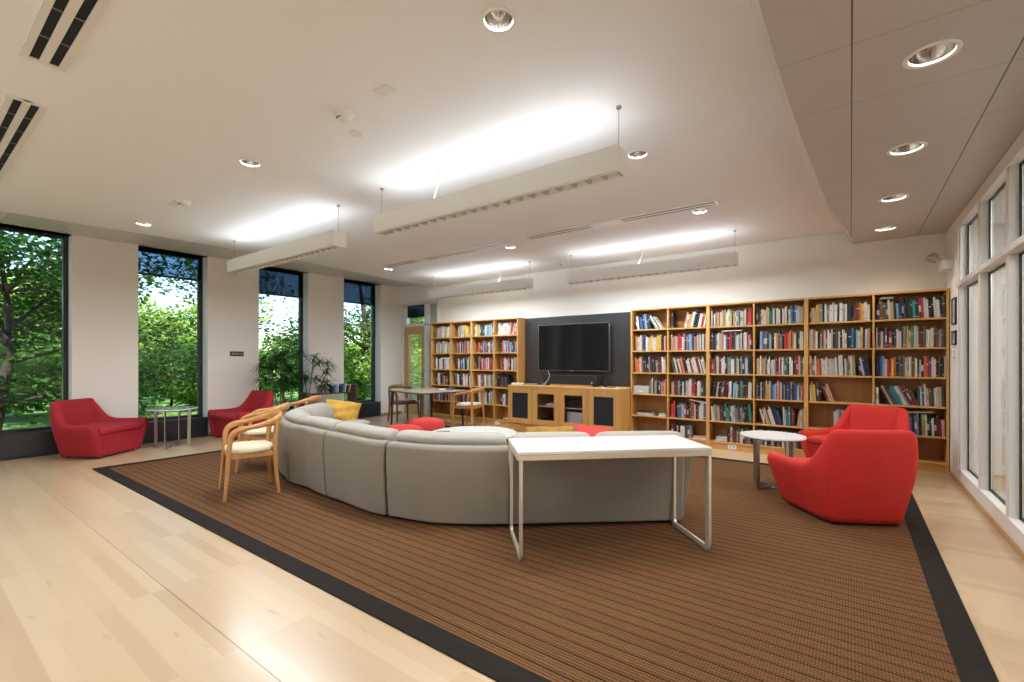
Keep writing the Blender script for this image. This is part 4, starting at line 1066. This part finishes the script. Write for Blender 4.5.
# ---------------------------------------------------------------- small things on the walls
el = thing('emergency_light', 'white twin-head emergency light high on the right wall', 'emergency light', (XR, 7.36, 2.40))
MB().box(-.10, 0, -.13, .13, 0, .11).build('housing', 'plastic_white', el, bevel=.008)
for y in (-.09, .09):
    q = MB(); M = Matrix.Translation((-.16, y, .175)) @ Matrix.Rotation(R(-150), 4, 'Y') @ Matrix.Scale(1.25, 4)
    pr = [(0, -.02), (.02, -.02), (.045, .02), (.05, .035), (.044, .036), (0, .025)]
    n = 20; k = len(pr); q.add([M @ Vector((r*cos(2*pi*i/n), r*sin(2*pi*i/n), z)) for i in range(n) for r, z in pr], [(i*k+j, ((i+1) % n)*k+j, ((i+1) % n)*k+j+1, i*k+j+1) for i in range(n) for j in range(k-1)])
    q.tube([(-.05, y*.7, .10), (-.10, y, .16), (-.14, y, .18)], .009, 8)
    q.build('lamp_head', 'chrome', el, smooth=True)
for z0, z1, lb in ((1.75, 2.05, 'narrow black picture frame, upper one, on the right wall by the bookcase'), (1.52, 1.68, 'small dark picture frame, lower one, on the right wall by the bookcase')):
    t = thing('picture_frame', lb, 'picture', (XR, 7.15, z0)); hh = z1-z0
    q = MB().box(-.018, 0, -.11, -.095, 0, hh).box(-.018, 0, .095, .11, 0, hh).box(-.018, 0, -.095, .095, 0, .015).box(-.018, 0, -.095, .095, hh-.015, hh)
    q.build('frame', 'black', t); MB().box(-.008, 0, -.095, .095, .015, hh-.015).build('print', 'picture', t)
t = thing('switch_plate', 'small dark switch plate on the pier between second and third windows', 'switch plate', (XL, 3.90, 1.465))
MB().box(0, .008, -.12, .12, -.045, .045).build('plate', 'dark_frame', t, bevel=.002)
q = MB()
for k in range(4): q.box(.008, .013, -.09+k*.05, -.06+k*.05, -.02, .02)
q.build('button', mat('brass', (.3, .24, .12), .4, metal=.6), t)
t = thing('thermostat', 'small white thermostat on the right wall below the picture frames', 'thermostat', (XR, 7.2, 1.42))
MB().box(-.02, 0, -.035, .035, -.05, .05).build('housing', 'plastic_white', t, bevel=.004); MB().box(-.022, -.02, -.02, .02, .0, .03).build('display', mat('lcd', (.3, .33, .3), .3), t)

# fill lamps added to brighten the corridor beyond the glass
for y in (6.0, 3.0, 0.0):
    t = thing('fill_lamp', 'added flat fill lamp in the corridor beyond the glazed partition', 'ceiling lamp', (2.0, y, 2.95), 0, 'added corridor fill lamps'); t['label'] = {6.0: 'added fill lamp at the far end of the corridor ceiling beyond the partition', 3.0: 'added fill lamp in the middle of the corridor ceiling beyond the partition', 0.0: 'added fill lamp on the corridor ceiling directly beside the camera'}[y]
    MB().box(-.15, .15, -.5, .5, -.04, 0).build('housing', 'white_paint', t, bevel=.004)
    MB().box(-.13, .13, -.48, .48, -.046, -.0405).build('diffuser', mat('fill_glow', (.9, .9, .88), .5, emit=(1, .95, .87), estr=4), t)
    area('lamp_light', t, (0, 0, -.05), (.26, .96), 60, (0, 0, 0), (.93, .96, 1))

# ---------------------------------------------------------------- outdoors
gr = MB(); N = 40
rnd = random.Random(2)
gv = []
for i in range(N+1):
    for j in range(N+1):
        x = -90+80.3*i/N; y = -30+110*j/N; z = -.25+max(0, (-x-25))*.05+.15*sin(x*.3)*cos(y*.2)*(x < -14)
        gv.append((x, y, z))
gr.add(gv, [(i*(N+1)+j, (i+1)*(N+1)+j, (i+1)*(N+1)+j+1, i*(N+1)+j+1) for i in range(N) for j in range(N)])
gr.add([(-9.8, 8.0, -.2), (30, 8.0, -.2), (30, 80, -.2), (-9.8, 80, -.2)], [(0, 1, 2, 3)])
tag(gr.build('garden_ground', 'grass', smooth='all'), kind='structure')
tag(MB().box(-13.2, -11.6, 2.0, 30, -.24, -.17).build('garden_path', 'concrete'), 'pale concrete garden path running along outside the windows', 'path')
def make_tree(name, label, loc, h, cr, leaf, seed, n_leaf=6000, ls=.16, trunk_r=.16, crown_z=.55, flat=.75, spread=1.0, src=None, rz=0):
    t = thing(name, label, 'tree' if name == 'tree' else 'bush', loc, rz, 'trees outside' if name == 'tree' else 'bushes outside')
    rnd = random.Random(seed)
    if src:
        for ch in kids(src):
            c = ch.copy(); COL.objects.link(c); c.parent = t
        t.scale = (h, h, h) if h < 3 else (1, 1, 1)
        return t
    tk = MB(); centers = []
    top = Vector((rnd.uniform(-.3, .3), rnd.uniform(-.3, .3), h*.8))
    m0 = Vector((rnd.uniform(-.3, .3), rnd.uniform(-.3, .3), h*.4))
    pth = bez([(0, 0, -.3), m0, top], 6); n = len(pth)
    tk.tube(pth, [trunk_r*(1-.8*i/(n-1)) for i in range(n)], 8)
    nb = 13 if name == 'tree' else 8
    for k in range(nb):
        u = rnd.uniform(.3, .95); b0 = pth[int(u*(n-1))]; a = k*2.4+rnd.uniform(-.4, .4)
        L_ = cr*rnd.uniform(.6, 1.0)*spread
        e = b0+Vector((cos(a)*L_, sin(a)*L_, rnd.uniform(.0, .55)*cr))
        mid = b0.lerp(e, .5)+Vector((rnd.uniform(-.2, .2), rnd.uniform(-.2, .2), rnd.uniform(.05, .3)*cr*.5))
        bp = bez([b0, mid, e], 4); r0 = trunk_r*.45*(1-u*.5)
        tk.tube(bp, [r0*(1-.8*i/(len(bp)-1)) for i in range(len(bp))], 6)
        centers += [(mid, cr*.32), (e, cr*.36), (b0.lerp(e, .75), cr*.3)]
        for q in range(3):
            s0 = bp[rnd.randrange(3, len(bp))]; e2 = s0+Vector((rnd.uniform(-1, 1), rnd.uniform(-1, 1), rnd.uniform(-.3, .6)))*cr*.35
            tk.tube([s0, s0.lerp(e2, .5)+Vector((0, 0, .05)), e2], [r0*.3, r0*.22, r0*.1], 5); centers.append((e2, cr*.24))
    centers.append((top, cr*.4))
    tk.build('trunk', 'bark', t, smooth='all')
    vs = []; fs = []
    wts = [r**2 for c, r in centers]
    for i in range(n_leaf):
        c, r = rnd.choices(centers, wts)[0]
        while True:
            d = Vector((rnd.uniform(-1, 1), rnd.uniform(-1, 1), rnd.uniform(-1, 1)))
            if d.length < 1: break
        d = d.normalized()*(d.length**.6)
        p = c+Vector((d.x*r, d.y*r, d.z*r*flat))
        if p.z < .15: p.z = .15+rnd.random()*.2
        a = Vector((rnd.uniform(-1, 1), rnd.uniform(-1, 1), rnd.uniform(-.5, .5))).normalized(); b = a.cross(Vector((rnd.uniform(-1, 1), rnd.uniform(-1, 1), 1))).normalized()
        s = ls*rnd.uniform(.6, 1.3); o = len(vs)
        vs += [p-a*s*.5, p+b*s*.28, p+a*s*.5, p-b*s*.28]; fs.append((o, o+1, o+2, o+3))
    MB().add(vs, fs).build('foliage', leaf, t)
    return t
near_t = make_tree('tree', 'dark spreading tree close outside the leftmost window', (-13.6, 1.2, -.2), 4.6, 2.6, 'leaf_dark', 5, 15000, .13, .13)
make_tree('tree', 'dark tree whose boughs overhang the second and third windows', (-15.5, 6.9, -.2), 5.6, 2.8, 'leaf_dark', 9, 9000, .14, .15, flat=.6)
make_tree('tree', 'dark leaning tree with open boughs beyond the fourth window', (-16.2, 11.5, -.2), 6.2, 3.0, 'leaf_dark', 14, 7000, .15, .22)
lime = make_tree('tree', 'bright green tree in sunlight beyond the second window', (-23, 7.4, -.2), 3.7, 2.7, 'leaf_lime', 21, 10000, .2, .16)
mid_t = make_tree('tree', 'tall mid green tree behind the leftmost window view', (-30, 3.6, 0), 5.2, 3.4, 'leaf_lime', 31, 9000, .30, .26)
ii = 0
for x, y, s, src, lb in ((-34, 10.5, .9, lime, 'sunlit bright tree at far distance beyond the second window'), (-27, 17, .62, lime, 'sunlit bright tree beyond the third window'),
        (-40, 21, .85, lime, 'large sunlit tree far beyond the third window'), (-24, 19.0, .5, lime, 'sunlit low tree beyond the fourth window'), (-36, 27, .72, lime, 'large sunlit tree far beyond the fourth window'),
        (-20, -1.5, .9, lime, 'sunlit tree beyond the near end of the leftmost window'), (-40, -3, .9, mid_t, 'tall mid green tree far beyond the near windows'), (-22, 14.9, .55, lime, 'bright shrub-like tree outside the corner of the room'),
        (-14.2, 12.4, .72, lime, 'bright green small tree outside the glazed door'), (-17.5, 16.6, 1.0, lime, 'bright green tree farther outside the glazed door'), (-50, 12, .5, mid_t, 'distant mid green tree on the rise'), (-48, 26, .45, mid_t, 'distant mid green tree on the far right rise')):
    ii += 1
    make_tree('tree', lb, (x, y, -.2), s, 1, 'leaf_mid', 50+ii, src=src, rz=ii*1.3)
bush = make_tree('bush', 'rounded dark green bush outside the leftmost window', (-15.8, 2.9, -.25), 1.5, 1.15, 'leaf_mid', 77, 5000, .12, .05)
for k, (x, y, s, lb) in enumerate(((-16.5, 5.0, 1.1, 'rounded green bush outside the second window, nearer one'), (-18.5, 7.0, 1.3, 'rounded green bush outside the second window, farther one'), (-17, 9.0, 1.1, 'rounded green bush outside the third window'),
        (-18, 11.2, 1.2, 'rounded green bush between the third and fourth window views'), (-15.5, 10.9, .8, 'low green bush outside the fourth window'), (-18, 1.6, 1.3, 'rounded green bush behind the dark near tree'), (-20, 4.2, 1.5, 'large green bush between first and second window views'))):
    make_tree('bush', lb, (x, y, -.25), s, 1, 'leaf_mid', 90+k, src=bush, rz=k*1.1)
